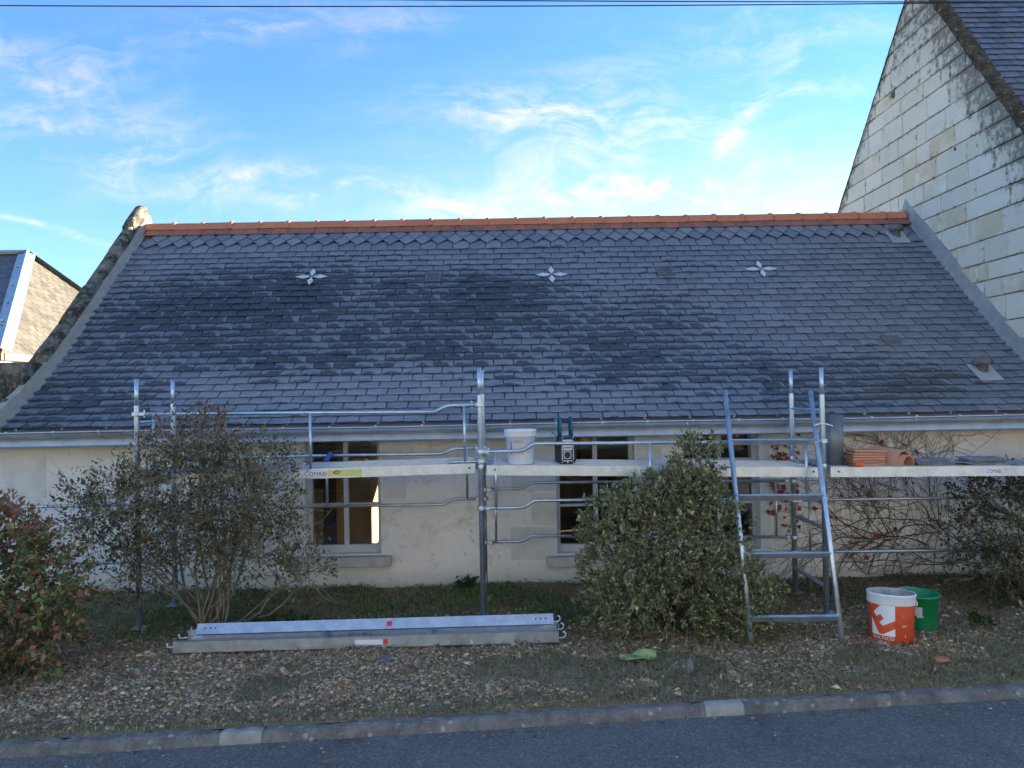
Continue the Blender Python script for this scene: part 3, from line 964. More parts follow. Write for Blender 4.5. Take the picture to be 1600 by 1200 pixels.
# ================================================================== STONE HOUSE on the right
big = thing('stone_house', (6.5, 9.5, 0), 'tall pale stone house gable with mossy verge rising beside the low roof', 'house')
AP = (10.466, 7.705); FS, BS = 1.348, 1.06
def rake(d): return AP[1] - (AP[0] - d) * FS if d < AP[0] else AP[1] - (d - AP[0]) * BS
GX = XR
MB().add([(GX + .03, 7.35, -.09), (GX + .03, 7.35, rake(7.35) - .03), (GX + .03, AP[0], AP[1] - .03), (GX + .03, 13.15, rake(13.15) - .03), (GX + .03, 13.15, -.09)], [(0, 1, 2, 3, 4)]).build('gable_backing', 'joint_mortar', big)


def clip(poly, a, b, c):
    """keep a*y+b*z<=c"""
    out = []
    for i in range(len(poly)):
        p, q = poly[i], poly[(i + 1) % len(poly)]
        fp, fq = a * p[0] + b * p[1] - c, a * q[0] + b * q[1] - c
        if fp <= 0: out.append(p)
        if fp * fq < 0:
            t = fp / (fp - fq); out.append((p[0] + (q[0] - p[0]) * t, p[1] + (q[1] - p[1]) * t))
    return out


CH = .255
z = 1.15; row = 0; random.seed(5)
while z < 7.75:
    y = 7.35 + random.uniform(-.3, 0)
    ch = CH + random.choice((-.045, -.02, 0, .01, .03, .05)) + random.uniform(-.01, .01)
    while y < 13.15:
        ln = random.choice((.22, .34, .42, .48, .52, .56, .66, .78)) + random.uniform(-.03, .03)
        a, b = max(y, 7.35), min(y + ln, 13.15); y += ln
        g0 = random.choice((.004, .0055, .008))
        poly = [(a + g0, z + g0), (b - g0, z + g0), (b - g0, z + ch - g0), (a + g0, z + ch - g0)]
        if b - a < .06: continue
        poly = clip(poly, -FS, 1, AP[1] - AP[0] * FS - .02); poly = clip(poly, BS, 1, AP[1] + AP[0] * BS - .02) if poly else poly
        if len(poly) < 3: continue
        cyy = sum(p[0] for p in poly) / len(poly); cz = sum(p[1] for p in poly) / len(poly)
        if cyy < 8.0 and cz < 3.0 and cyy > 7.35: pass
        if cz < roof_z(min(max(cyy, 7.62), 13.6)) - .30: continue
        n = len(poly); px = -random.uniform(-.004, .006)
        V = []
        for sh, xx in ((0, GX + .028), (0, GX + .006 + px), (.010, GX - .004 + px)):
            for (py, pz) in poly:
                k = sh / max(.06, math.hypot(py - cyy, pz - cz))
                wob = .004 * gnoise(py * 7, pz * 7, 1, 3)
                V.append((xx, py + (cyy - py) * k + wob, pz + (cz - pz) * k + wob))
        F = []
        for q in range(2):
            for i in range(n):
                j = (i + 1) % n; F.append((q * n + i, q * n + j, (q + 1) * n + j, (q + 1) * n + i))
        F.append(tuple(2 * n + i for i in range(n)))
        o = MB().add(V, F).build('stone_block', 'tuffeau', big)
    z += ch; row += 1
# putlog holes in two blocks: raised discs, the hollow's dark put into their colour
for hy, hz, hr, hm in ((11.108, 6.257, .055, 'interior_wood'), (11.10, 6.25, .03, 'black_rubber'), (9.618, 4.983, .018, 'black_rubber')):
    n = 14; V = [(GX - .014 - (.002 if hm == 'black_rubber' else 0), hy + hr * (.75 + .35 * random.random()) * math.cos(q * 2 * math.pi / n), hz + hr * 1.25 * (.75 + .35 * random.random()) * math.sin(q * 2 * math.pi / n)) for q in range(n)]
    V += [(GX + .01, v[1], v[2]) for v in V]
    MB().add(V, [tuple(range(n))] + [(q, (q + 1) % n, n + (q + 1) % n, n + q) for q in range(n)]).build('painted_hollow', hm, big)
# front and back walls and roof of the stone house
MB().box(GX + .04, 18.5, 7.35, 7.75, -.09, rake(7.35) - .12).box(GX + .04, 18.5, 12.75, 13.15, -.09, rake(13.15) - .1).build('eaves_wall', 'tuffeau', big)  # unseen length stretched so its shadow covers the ground in front
MB().add([(18.5, 7.35, -.09), (18.5, 7.35, rake(7.35) - .03), (18.5, AP[0], AP[1] - .03), (18.5, 13.15, rake(13.15) - .03), (18.5, 13.15, -.09)], [(4, 3, 2, 1, 0)]).build('far_gable', 'tuffeau', big)
bt = math.atan(FS)
broof = MB().add([(GX + .03, 7.05, rake(7.05) - .03), (18.6, 7.05, rake(7.05) - .03), (18.6, AP[0], AP[1] - .03), (GX + .03, AP[0], AP[1] - .03), (18.6, 13.3, rake(13.3) - .03), (GX + .03, 13.3, rake(13.3) - .03)], [(0, 1, 2, 3), (3, 2, 4, 5)]).build('roof', 'slate_old', big)
bmesh_v = []
for k in range(8):
    V, F, uv = slate_geo(.197, .19, .005, .025, .13); bmesh_v.append(MB().add(V, F, uv, random.random()).mesh('slate', 'slate_old'))
bf = MB(); cnt = 0; row = 0; s = 0.0; bx = .205; be = .125
y0, z0 = 7.02, rake(7.02)
while True:
    d, z = y0 + s * math.cos(bt), z0 + s * math.sin(bt)
    if d > AP[0] - .04: break
    x = GX + .05
    if row % 2:
        V, F, uv = slate_geo(bx / 2 - .006, .19, .007, .021, .13); M = Matrix.Translation((x + bx / 4, d, z)) @ Matrix.Rotation(bt, 4, 'X')
        bf.add([M @ Vector(v) for v in V], F, uv, random.random()); x += bx / 2
    first = GX + .02
    while x < 10.5:
        near = x < 7.9 and d > 8.25
        rz = random.uniform(-.008, .008)
        if near and cnt < 300 and x / d < .74:
            o = link('slate', random.choice(bmesh_v), broof); cnt += 1
            o.location = (x + bx / 2, d, z); o.rotation_euler = (bt + random.uniform(-.01, .01), 0, rz)
        else:
            V, F, uv = slate_geo(bx - .009, .19, .005, .025, .13)
            M = Matrix.Translation((x + bx / 2, d, z)) @ Matrix.Rotation(bt, 4, 'X') @ Matrix.Rotation(rz, 4, 'Z')
            bf.add([M @ Vector(v) for v in V], F, uv, random.random())
        x += bx
    s += be; row += 1
kind(bf.build('slate_courses', 'slate_old', broof), 'stuff')
# mossy verge on the gable's two slopes
for seg in ((7.05, AP[0]), (AP[0], 13.3)):
    n = 150; V = []; F = []; fr = seg[0] < 8
    cs = [(-.010, -.10), (-.022, -.03), (-.012, .035), (.05, .065), (.12, .05), (.16, .0)] if fr else [(-.006, -.03), (-.012, .0), (.0, .025), (.05, .035), (.12, .03), (.16, .0)]
    m = len(cs)
    for i in range(n + 1):
        d = seg[0] + (seg[1] - seg[0]) * i / n; z = rake(d)
        for k, (q, h) in enumerate(cs):
            am = (.035 if fr else .012)
            j = am * gnoise(d * 4, k, 1.5, 9) + am * .8 * gnoise(d * 14, k * 2, 1.1, 4) + am * .5 * gnoise(d * 40, k * 3, 1.0, 4)
            V.append((GX + q - abs(j) * .35, d, z + h + j))
    for i in range(n):
        for k in range(m - 1): F.append((i * m + k, i * m + k + 1, (i + 1) * m + k + 1, (i + 1) * m + k))
    MB().add(V, F).build('mossy_verge', 'moss_edge', big)

# ================================================================== NEIGHBOUR on the left, further back
nb = thing('hipped_house', (-11, 18, 0), 'distant house with sunlit hipped slate roof and yellow wall behind the parapet', 'house')
ex, ey0, ey1, ez = -9.78, 15.0, 24.0, 2.95
ap = Vector((-11.95, 19.4, 5.70))
MB().box(-24, ex - .25, ey0 + .3, ey1 - .3, -.09, ez).build('wall', 'yellow_wall', nb)
MB().box(-24.3, ex + .06, ey0 - .06, ey0 + .02, ez - .13, ez + .01).box(ex - .02, ex + .08, ey0 + .02, ey1, ez - .13, ez + .01).build('gutter', 'clay_flat', nb)
MB().box(-24.2, ex - .02, ey0 + .02, ey1 - .02, ez - .2, ez - .06).build('cornice', 'sill_stone', nb)
nroof = MB().add([(ex, ey0, ez), (ex, ey1, ez), ap - Vector((0, 0, .01)), (-24, ey0, ez), (-24, ap.y, ap.z - .01), (-24, ey1, ez)], [(0, 1, 2), (3, 0, 2, 4), (1, 5, 4, 2)]).build('roof', 'slate_far_sunny', nb)


def tri_slates(A, U, Vd, inside, wid, exp, W_, L_, mat, name, par_):
    """slates laid in courses on a plane: A origin, U along the eaves, Vd up the slope"""
    U = Vector(U).normalized(); Vd = Vector(Vd).normalized(); Nn = U.cross(Vd)
    m = MB(); r = 0; t = 0
    while t < L_:
        u = (wid / 2 if r % 2 else 0) - wid
        while u < W_:
            if inside(u + wid / 2, t + exp / 2):
                a, b = u + .006, u + wid - .006
                V = []
                for (uu, tt, h) in ((a, t, .012), (b, t, .012), (b, t + exp * 1.4, .0), (a, t + exp * 1.4, .0)):
                    V.append(Vector(A) + U * uu + Vd * (tt + random.uniform(-.006, .006)) + Nn * (h + random.uniform(.006, .014)))
                V += [v - Nn * .012 for v in V]
                m.add(V, [(0, 1, 2, 3), (0, 4, 5, 1), (1, 5, 6, 2), (3, 7, 4, 0)], None, random.random())
            u += wid
        t += exp; r += 1
    return kind(m.build(name, mat, par_), 'stuff')


hipL = math.hypot(ex - ap.x, ap.z - ez); midu = ap.y - ey0
tri_slates((ex, ey0, ez), (0, 1, 0), (ap.x - ex, 0, ap.z - ez), lambda u, t: 0 < u < 9 and (t / hipL) < min(u / midu, (9 - u) / (9 - midu)), .26, .15, 9, hipL, 'slate_far_sunny', 'slate_courses', nroof)
frL = math.hypot(ap.y - ey0, ap.z - ez)
tri_slates((-20, ey0, ez), (1, 0, 0), (0, ap.y - ey0, ap.z - ez), lambda u, t: u < (20 + ex) - (t / frL) * (ex - ap.x), .24, .13, 20 + ex, frL, 'slate_old', 'slate_courses', nroof)
for A_, B_ in (((ex + .02, ey0 - .02, ez + .03), ap + Vector((0, 0, .05))), ((ex, ey1, ez + .03), ap + Vector((0, 0, .05))), (ap + Vector((0, 0, .05)), (-24, ap.y, ap.z + .05))):
    A_, B_ = Vector(A_), Vector(B_); dr = (B_ - A_).normalized(); sd = dr.cross(Vector((0, 0, 1))).normalized(); un = sd.cross(dr)
    MB().add([A_ + sd * .19 - un * .0, B_ + sd * .19 - un * .0, B_ + un * .085, A_ + un * .085, A_ - sd * .19 - un * .0, B_ - sd * .19 - un * .0], [(0, 1, 2, 3), (3, 2, 5, 4)]).build('zinc_hip', 'zinc', nb)

# ================================================================== SCAFFOLD
scaf = thing('scaffold', (-.2, 7.1, 0), 'galvanised tube scaffold with bent guard rails standing along the house front', 'scaffold')
PY0, PY1 = 6.731, 7.46
PX = [-6.219, -3.21, -.219, 2.79, 5.70]
ztop = {0: 2.18, 1: 2.18, 2: 2.222, 3: 2.172, 4: 2.17}
coup_me = None


def coupler_mesh():
    m = MB(); m.lathe([(.026, -.018), (.040, -.018), (.042, -.012), (.042, .012), (.040, .018), (.026, .018)], 12)
    V, F = bevel_box(.05, .034, .034, .006, 1); m.add([(v.x + .052, v.y - .01, v.z) for v in V], F)
    m.tube([(.07, -.01, -.028), (.07, -.01, .034)], .0085, 6)
    return m.mesh('coupler', 'galvanised_steel')


coup_me = coupler_mesh()


def coupler(x, y, z, flip=1):
    o = link('coupler', coup_me, scaf); o.location = (x, y, z); o.rotation_euler = (0, 0, 0 if flip > 0 else math.pi)


for i, x in enumerate(PX):
    for y in (PY0, PY1):
        zt = ztop[i] + (.0 if y == PY0 else .008); lx = random.uniform(-.006, .006)
        p = MB(); p.tube([(x, y, .01), (x + lx * .5, y, zt - .24), (x + lx * .5, y, zt - .235)], .0245, 10)
        p.tube([(x + lx * .5, y, zt - .26), (x + lx * .5, y, zt)], .0195, 10)
        p.lathe([(.030, -.02), (.032, 0), (.030, .015)], 10, (x, y, zt - .86))
        o = p.build('post', 'galvanised_steel', scaf, True)
        V, F = bevel_box(.13, .13, .012, .003, 1)
        MB().add([(v.x + x, v.y + y, v.z + .012 + ground_z(x, y)) for v in V], F).build('base_plate', 'galvanised_steel', scaf)
    for z in (.25, .76, 1.24):
        MB().tube([(x, PY0, z), (x, PY1, z)], .021, 8).build('transom', 'galvanised_steel', scaf, True)
for i in (1, 3):
    MB().tube([(PX[i], PY0, 1.80), (PX[i], PY1, 1.80)], .013, 8).build('end_rail', 'galvanised_steel', scaf, True)


def bend(xa, xb, y, z0, z1, la, rb):
    """rail from xa to xb; la: drop at the left end, rb: rise at the right end"""
    f = lambda x: z0 + (z1 - z0) * (x - xa) / (xb - xa)
    P = []
    if la: P += [(xa, y, f(xa) - la), (xa + .30, y, f(xa) - la), (xa + .345, y, f(xa) - la * .9), (xa + .43, y, f(xa) - la * .12), (xa + .475, y, f(xa + .475))]
    else: P += [(xa, y, f(xa))]
    if rb: P += [(xb - .40, y, f(xb - .4)), (xb - .36, y, f(xb) + rb * .10), (xb - .27, y, f(xb) + rb * .88), (xb - .225, y, f(xb) + rb), (xb, y, f(xb) + rb)]
    else: P += [(xb, y, f(xb))]
    return P, f


def guard(i, y, zt, zt2, zb, zb2, la, rb, verts, side):
    xa, xb = PX[i] + .03, PX[i + 1] - .03
    yy = y - .012 * side
    g = MB(); P, f1 = bend(xa, xb, yy, zt, zt2, la, rb); g.tube(P, .0155, 8)
    P, f2 = bend(xa, xb, yy, zb, zb2, la, rb); g.tube(P, .0150, 8)
    for vx in verts:
        dz = -la if (la and vx < xa + .33) else (rb if (rb and vx > xb - .26) else 0)
        g.tube([(vx, yy - .004, f2(vx) + dz), (vx, yy - .004, f1(vx) + dz)], .0125, 8)
    g.build('guard_rail', 'galvanised_steel', scaf, True)
    for zz in (f1(xa) - la, f2(xa) - la): coupler(PX[i], y, zz, 1)
    for zz in (f1(xb) + rb, f2(xb) + rb): coupler(PX[i + 1], y, zz, -1)


guard(1, PY0, 1.872, 1.842, 1.382, 1.348, 0, .058, (-3.06, -1.70, -.356), 1)
guard(2, PY0, 1.556, 1.527, 1.062, 1.024, .066, 0, (-.09, 1.262, 2.632), 1)
guard(1, PY1, 1.43, 1.418, .94, .928, 0, .052, (-3.05, -1.736, -.379), -1)
guard(2, PY1, 1.13, 1.095, .620, .548, .062, 0, (-.107, 1.28, 2.622), -1)
guard(3, PY1, .905, .895, .40, .378, 0, 0, (2.95, 4.30, 5.55), -1)
guard(0, PY1, .985, .985, .43, .43, 0, 0, (-6.05, -4.7, -3.38), -1)


def steel_deck(name_lab, xa, xb, za, zb, sticker):
    L = xb - xa
    t = thing('scaffold_deck', ((xa + xb) / 2, 7.05, (za + zb) / 2), name_lab, 'scaffold deck', 'scaffold decks')
    zf = lambda x: za + (zb - za) * (x - xa) / L
    def sbox(m, x0, x1, y0, y1, d0, d1):
        v = [(x, y, zf(x) + d) for d in (d0, d1) for y in (y0, y1) for x in (x0, x1)]
        m.add(v, [(0, 2, 3, 1), (4, 5, 7, 6), (0, 1, 5, 4), (2, 6, 7, 3), (0, 4, 6, 2), (1, 3, 7, 5)])
    for (ya, yb) in ((6.704, 7.035), (7.045, 7.375)):
        m = MB(); sbox(m, xa, xb, ya + .012, yb - .012, -.008, 0)
        for q in range(5): sbox(m, xa + .05, xb - .05, ya + .05 + q * .055, ya + .062 + q * .055, .0005, .004)
        m.build('deck_panel', 'galvanised_steel', t)
        m = MB(); sbox(m, xa, xb, ya, ya + .010, -.083, .004); sbox(m, xa, xb, ya + .0105, ya + .03, -.083, -.077); m.build('edge_rail', 'galvanised_steel', t)
        m = MB(); sbox(m, xa, xb, yb - .010, yb, -.083, .004); m.build('edge_rail', 'galvanised_steel', t)
        for x in (xa, xb):
            s = -1 if x == xa else 1
            MB().tube([(x - s * .03, (ya + yb) / 2, zf(x) - .05), (x + s * .012, (ya + yb) / 2, zf(x) - .05), (x + s * .02, (ya + yb) / 2, zf(x) - .03)], .012, 6).build('hook', 'galvanised_steel', t)
    for (x, dz) in ((xa + .07, -.035), (xb - .05, -.035)):
        MB().tube([(x, 6.7035, zf(x) + dz), (x, 6.7000, zf(x) + dz)], .009, 8).build('rivet_hole', 'black_rubber', t)
    for (sx0, sx1, matn, txt, tm) in sticker:
        m = MB(); v = [(sx0, 6.7025, zf(sx0) - .068), (sx1, 6.7025, zf(sx1) - .068), (sx1, 6.7025, zf(sx1) - .012), (sx0, 6.7025, zf(sx0) - .012)]
        m.add(v, [(0, 1, 2, 3)]).build('sticker', matn, t)
        if txt:
            V, F = text_geo(txt, .052); wmax = max(p.x for p in V); k = (sx1 - sx0 - .03) / wmax
            MB().add([(sx0 + .02 + p.x * k, 6.7012, zf(sx0) - .058 + p.y) for p in V], F).build('lettering', tm, t)
    return t


d1 = steel_deck('narrow galvanised scaffold deck with white and yellow sticker above the twiggy shrub', PX[1] + .05, PX[2] - .05, 1.345, 1.388,
                [(-1.775, -1.55, 'sticker_white', 'COMABI', 'print_blue'), (-1.549, -1.255, 'sticker_yellow', '', '')])
m = MB().tube([(-1.50, 6.7005, 1.335), (-1.47, 6.7005, 1.352), (-1.44, 6.7005, 1.338), (-1.47, 6.7005, 1.324), (-1.50, 6.7005, 1.335)], .004, 5); m.build('emblem', 'print_black', d1)
m = MB().tube([(-1.86, 6.70, 1.32), (-1.83, 6.70, 1.36), (-1.85, 6.70, 1.345), (-1.80, 6.70, 1.355)], .004, 5); m.build('emblem', 'print_black', d1)
steel_deck('galvanised scaffold deck carrying the white pail and the jobsite radio', PX[2] + .05, PX[3] - .05, 1.368, 1.296,
           [(1.15, 1.265, 'sticker_white', 'COM', 'print_blue')])
d3 = steel_deck('galvanised scaffold deck carrying clay tiles and slates near the stone house', PX[3] + .05, PX[4] - .05, 1.294, 1.262,
                [(4.19, 4.35, 'sticker_white', 'COMABI', 'print_blue')])


def deck_z(x):
    if x < PX[2]: return 1.345 + (x - PX[1]) / 3 * .043
    if x < PX[3]: return 1.368 - (x - PX[2]) / 3 * .072 + .005
    return 1.294 - (x - PX[3]) / 2.95 * .032 + .005


# blue rag tied to the inner rail
V, F = bevel_box(.06, .05, .11, .02, 2)
rg = MB().add([(v.x - 1.72 + .02 * math.sin(v.z * 40), v.y + 7.44, v.z + 1.40 + .012 * math.sin(v.x * 90)) for v in V], F).build('rag', 'blue_cloth', None, True)
tag(rg, 'small blue rag knotted on the inner guard rail before the window', 'rag')

# ladder frame leaning on the deck
lad = thing('ladder', (2.2, 5.95, 0), 'wide galvanised ladder leaning on the scaffold beside the dense green shrub', 'ladder')
RB, RT = Vector((2.575, 5.925, .0)), Vector((2.757, 6.90, 1.965))
LB, LT = Vector((1.865, 5.925, .05)), Vector((1.985, 6.90, 1.985))
rv_ = (LT - LB).normalized(); rr_ = (RT - RB).normalized()
for a, b in ((RB, RT), (LB, LT)):
    MB().tube([a, a.lerp(b, .5), b], .0215, 10).build('stile', 'galvanised_steel', lad, True)
for z in (.19, .635, 1.075, 1.525):
    a = RB.lerp(RT, z / RT.z); b = LB.lerp(LT, (z + .012 - LB.z) / (LT.z - LB.z))
    r = MB(); r.obox((a + b) / 2, (a - b) / 2 * .985, Vector((0, .010, .005)), Vector((0, -.011, .0215))); r.build('rung', 'galvanised_steel', lad)

# ================================================================== DECK BOARDS ON THE GROUND
def board(label, x0, x1, yf0, yf1, w, z, up_side, tilt=0.0):
    """a steel channel deck; tilt leans its front edge back so that the edge faces up and forward"""
    t = thing('deck_board', ((x0 + x1) / 2, (yf0 + yf1) / 2 + w / 2, z), label, 'steel board', 'steel deck boards lying on the gravel')
    ca, sa = math.cos(tilt), math.sin(tilt)
    def pt(x, o, h): return (x, yf0 + (yf1 - yf0) * (x - x0) / (x1 - x0) + o * ca + h * sa, z - o * sa + h * ca)
    def sb(m, xa, xb, o0, o1, za, zb):
        v = [pt(x, o, zz) for zz in (za, zb) for o in (o0, o1) for x in (xa, xb)]
        m.add(v, [(0, 2, 3, 1), (4, 5, 7, 6), (0, 1, 5, 4), (2, 6, 7, 3), (0, 4, 6, 2), (1, 3, 7, 5)])
    h = .085
    for o in (0, w - .010):
        m = MB(); sb(m, x0, x1, o, o + .010, 0, h)
        q = o + .0105 if o == 0 else o - .025
        sb(m, x0, x1, q, q + .0245, h - .006 if up_side else 0, h if up_side else .006); m.build('edge_rail', 'galvanised_steel', t)
    m = MB(); pz = .012 if up_side else h - .012
    sb(m, x0 + .01, x1 - .01, .0105, w - .0105, pz, pz + .008); m.build('deck_panel', 'galvanised_steel', t)
    if up_side:
        for xx in (x0 + 1.1, x0 + 1.95):
            m = MB(); sb(m, xx, xx + .03, .036, w - .036, pz + .008, h - .012); m.build('cross_rib', 'galvanised_steel', t)
    for x, s in ((x0, -1), (x1, 1)):
        for o in (.03, w - .05):
            if s < 0: P = [(x + .03, .5), (x - .02, .45), (x - .045, .42), (x - .055, .55), (x - .055, .85)]
            else: P = [(x - .03, .3), (x + .035, .3), (x + .055, .45), (x + .055, .75), (x + .035, .9)]
            MB().tube([pt(xx, o, hh * h) for xx, hh in P], .008, 8).build('hook', 'galvanised_steel', t, True)
    def sticker(xa, xb, za, zb, mat):
        MB().add([pt(xa, -.0012, za), pt(xb, -.0012, za), pt(xb, -.0012, zb), pt(xa, -.0012, zb)], [(0, 1, 2, 3)]).build('sticker', mat, t)
    def hole(hx, hz):
        MB().tube([pt(hx, .001, hz), pt(hx, -.0015, hz)], .007, 8).build('rivet_hole', 'black_rubber', t)
    return sticker, hole


st, _h = board('front steel deck board, lying open side up on the gravel', -2.60, .392, 5.985, 6.05, .30, .035, True)
st(-1.20, -.985, .022, .062, 'sticker_white'); st(-.98, -.945, .022, .062, 'sticker_red')
st, hole = board('rear steel deck board, leaning onto the front one, bright edge with rivet holes', -2.50, .365, 6.175, 6.255, .30, .118, False, rad(32))
st(-.985, -.945, .022, .060, 'sticker_red')
for hx in (-2.43, -2.39, -2.35, .22, .26, .30): hole(hx, .045)

# ================================================================== THINGS ON THE DECKS
def on_cyl(V, cx, cyy, rfun, a0, scale_x, z0):
    out = []
    for p in V:
        z = z0 + p.y; a = a0 + p.x * scale_x; r = rfun(z)
        out.append((cx + r * math.sin(a), cyy - r * math.cos(a), z))
    return out


def sub_grid(x0, x1, y0, y1, n):
    V = []; F = []
    for i in range(n + 1): V += [Vector((x0 + (x1 - x0) * i / n, y0, 0)), Vector((x0 + (x1 - x0) * i / n, y1, 0))]
    for i in range(n): F.append((2 * i, 2 * i + 2, 2 * i + 3, 2 * i + 1))
    return V, F


px_, py_ = .134, 6.87; pz_ = deck_z(px_) + .002
pail = thing('white_pail', (px_, py_, pz_), 'white plastic pail with lid rim and small print standing on the scaffold deck', 'pail')
MB().lathe([(.002, 0), (.112, 0), (.117, .006), (.134, .245), (.141, .246), (.143, .252), (.141, .285), (.146, .290), (.146, .303), (.142, .307), (.134, .306), (.130, .296), (.002, .292)], 40, (px_, py_, pz_)).build('body', 'white_plastic', pail, True)
rf_ = lambda z: .1178 + (z - pz_) * .0712 + .0008
for (x0, x1, y0, y1, mt) in ((-.035, .03, .09, .165, 'print_grey'), (.045, .10, .10, .16, 'print_grey'), (-.095, -.085, .09, .2, 'print_blue')):
    if mt == 'print_grey':
        m = MB(); yq = y0
        while yq < y1:
            V, F = sub_grid(x0, x1, yq, yq + .006, 6); m.add(on_cyl(V, px_, py_, rf_, 0, 1 / .125, pz_), F); yq += .011
        m.build('small_print', mt, pail)
    else:
        V, F = sub_grid(x0, x1, y0, y1, 2); MB().add(on_cyl(V, px_, py_, rf_, 0, 1 / .125, pz_), F).build('print_bar', mt, pail)
V, F = text_geo('Kerlor', .030)
MB().add(on_cyl([Vector((p.x - .055, p.y, 0)) for p in V], px_, py_, rf_, 0, 1 / .125, pz_ + .196), F).build('lettering', 'print_orange', pail)

# jobsite radio
rx_, ry_ = .538, 6.86; rz_ = deck_z(rx_) + .002
radio = thing('radio', (rx_, ry_, rz_), 'black and silver jobsite radio with teal roll bars standing on the scaffold deck', 'radio')
ang_ = rad(8)
RM = Matrix.Translation((rx_, ry_, rz_)) @ Matrix.Rotation(ang_, 4, 'Z')
def rbox(name, mat, c, s, b, seg=2):
    V, F = bevel_box(*s, b, seg); return MB().add([RM @ (v + Vector(c)) for v in V], F).build(name, mat, radio, False)
rbox('body', 'black_rubber', (0, 0, .125), (.15, .13, .24), .022, 3)
rbox('side_bumper', 'black_rubber', (-.078, .01, .11), (.03, .10, .19), .012)
rbox('side_bumper', 'black_rubber', (.072, .01, .12), (.022, .10, .20), .008)
rbox('face_plate', 'silver_plastic', (0, -.066, .185), (.092, .008, .07), .004)
rbox('display', 'lcd', (.005, -.0715, .188), (.055, .004, .022), .0015, 1)
rbox('button_strip', 'silver_plastic', (0, -.067, .135), (.082, .008, .020), .003)
rbox('face_trim', 'silver_plastic', (-.048, -.066, .105), (.007, .008, .13), .002, 1)
rbox('face_trim', 'silver_plastic', (.052, -.066, .125), (.007, .008, .17), .002, 1)
rbox('front_foot', 'silver_plastic', (0, -.067, .033), (.085, .008, .008), .002, 1)
rbox('front_foot', 'silver_plastic', (0, -.067, .022), (.012, .007, .018), .002, 1)
rbox('top_bar', 'teal_plastic', (0, -.03, .248), (.065, .05, .014), .004)
for c in ((-.045, .245), (.05, .245), (-.05, .012), (.05, .012)):
    rbox('corner_bolt', 'silver_plastic', (c[0], -.066, c[1] * .94 + .008), (.010, .006, .010), .002, 1)
m = MB(); P = [(.033 * math.cos(k * math.pi / 12) - .002, -.069, .085 + .033 * math.sin(k * math.pi / 12)) for k in range(25)]
m.tube([RM @ Vector(p) for p in P], .0042, 6, False)
for k in range(4):
    a = math.pi / 4 + k * math.pi / 2
    m.tube([RM @ Vector((.033 * math.cos(a) - .002, -.069, .085 + .033 * math.sin(a))), RM @ Vector((.05 * math.cos(a) - .002, -.067, .085 + .05 * math.sin(a)))], .004, 5)
m.build('speaker_ring', 'silver_plastic', radio, True)
for sx in (-.052, .050):
    m = MB(); m.tube([RM @ Vector((sx, -.03, .22)), RM @ Vector((sx, -.03, .40)), RM @ Vector((sx, -.02, .412)), RM @ Vector((sx, .05, .412)), RM @ Vector((sx, .06, .40)), RM @ Vector((sx, .06, .2))], .011, 8); m.build('roll_bar', 'teal_plastic', radio, True)
rbox('handle', 'black_rubber', (-.001, -.028, .378), (.092, .02, .026), .006)
MB().tube([RM @ Vector((-.07, 0, .24)), RM @ Vector((-.10, 0, .265)), RM @ Vector((-.125, 0, .29))], .004, 6).build('aerial', 'black_rubber', radio)

# rolled zinc sheet standing upright
zx, zy = 2.962, 6.93; zz_ = deck_z(zx) + .002
V = []; F = []; n = 60
for i in range(n + 1):
    a = -math.pi * .75 + 2 * math.pi * 1.15 * i / n; r = .094 - .006 * i / n
    for zz in (0, .452 + .004 * math.sin(a * 2)): V.append((zx + r * math.cos(a), zy + r * math.sin(a), zz_ + zz))
for i in range(n): F.append((2 * i, 2 * i + 2, 2 * i + 3, 2 * i + 1))
zr = MB().add(V, F).build('zinc_roll', 'zinc_dark', None, True)
so = zr.modifiers.new('thickness', 'SOLIDIFY'); so.thickness = .0025
tag(zr, 'upright roll of dark grey zinc sheet standing on the scaffold deck', 'sheet roll')
tie = MB().tube([(2.70, 6.70, 1.665), (2.75, 6.697, 1.682), (2.80, 6.70, 1.68), (2.86, 6.71, 1.664), (2.87, 6.71, 1.659)], .006, 6).build('cord_tie', 'sticker_white')
tag(tie, 'short white cord tied round the scaffold post before the zinc roll', 'cord')

# stacked flat clay tiles
tl = [MB().add(*bevel_box(.285, .20, .020, .005, 1)).mesh('clay_tile', 'clay_new') for _ in range(1)][0]
names_t = ['lowest flat clay tile of the stack beside the zinc roll', 'second flat clay tile from the bottom of the stack', 'third flat clay tile from the bottom of the stack',
           'fourth flat clay tile from the bottom of the stack', 'fifth flat clay tile from the bottom, second from the top', 'topmost flat clay tile of the stack beside the zinc roll']
for k in range(6):
    o = link('clay_tile', tl); o.location = (3.222 + random.uniform(-.012, .012), 6.87 + random.uniform(-.01, .01), deck_z(3.2) + .014 + k * .0235)
    o.rotation_euler = (0, .03 * (k - 2) / 3, random.uniform(-.08, .08)); tag(o, names_t[k], 'roof tile', 'flat clay tiles stacked on the scaffold deck')
tp = MB(); tp.lathe([(.022, 0), (.045, 0), (.048, .006), (.048, .028), (.045, .034), (.022, .034), (.022, 0)], 20, (3.105, 6.735, deck_z(3.1) + .002))
o = tp.build('tape_measure', 'tape_red', None, True); tag(o, 'small red tape coil lying before the stacked clay tiles', 'tape')


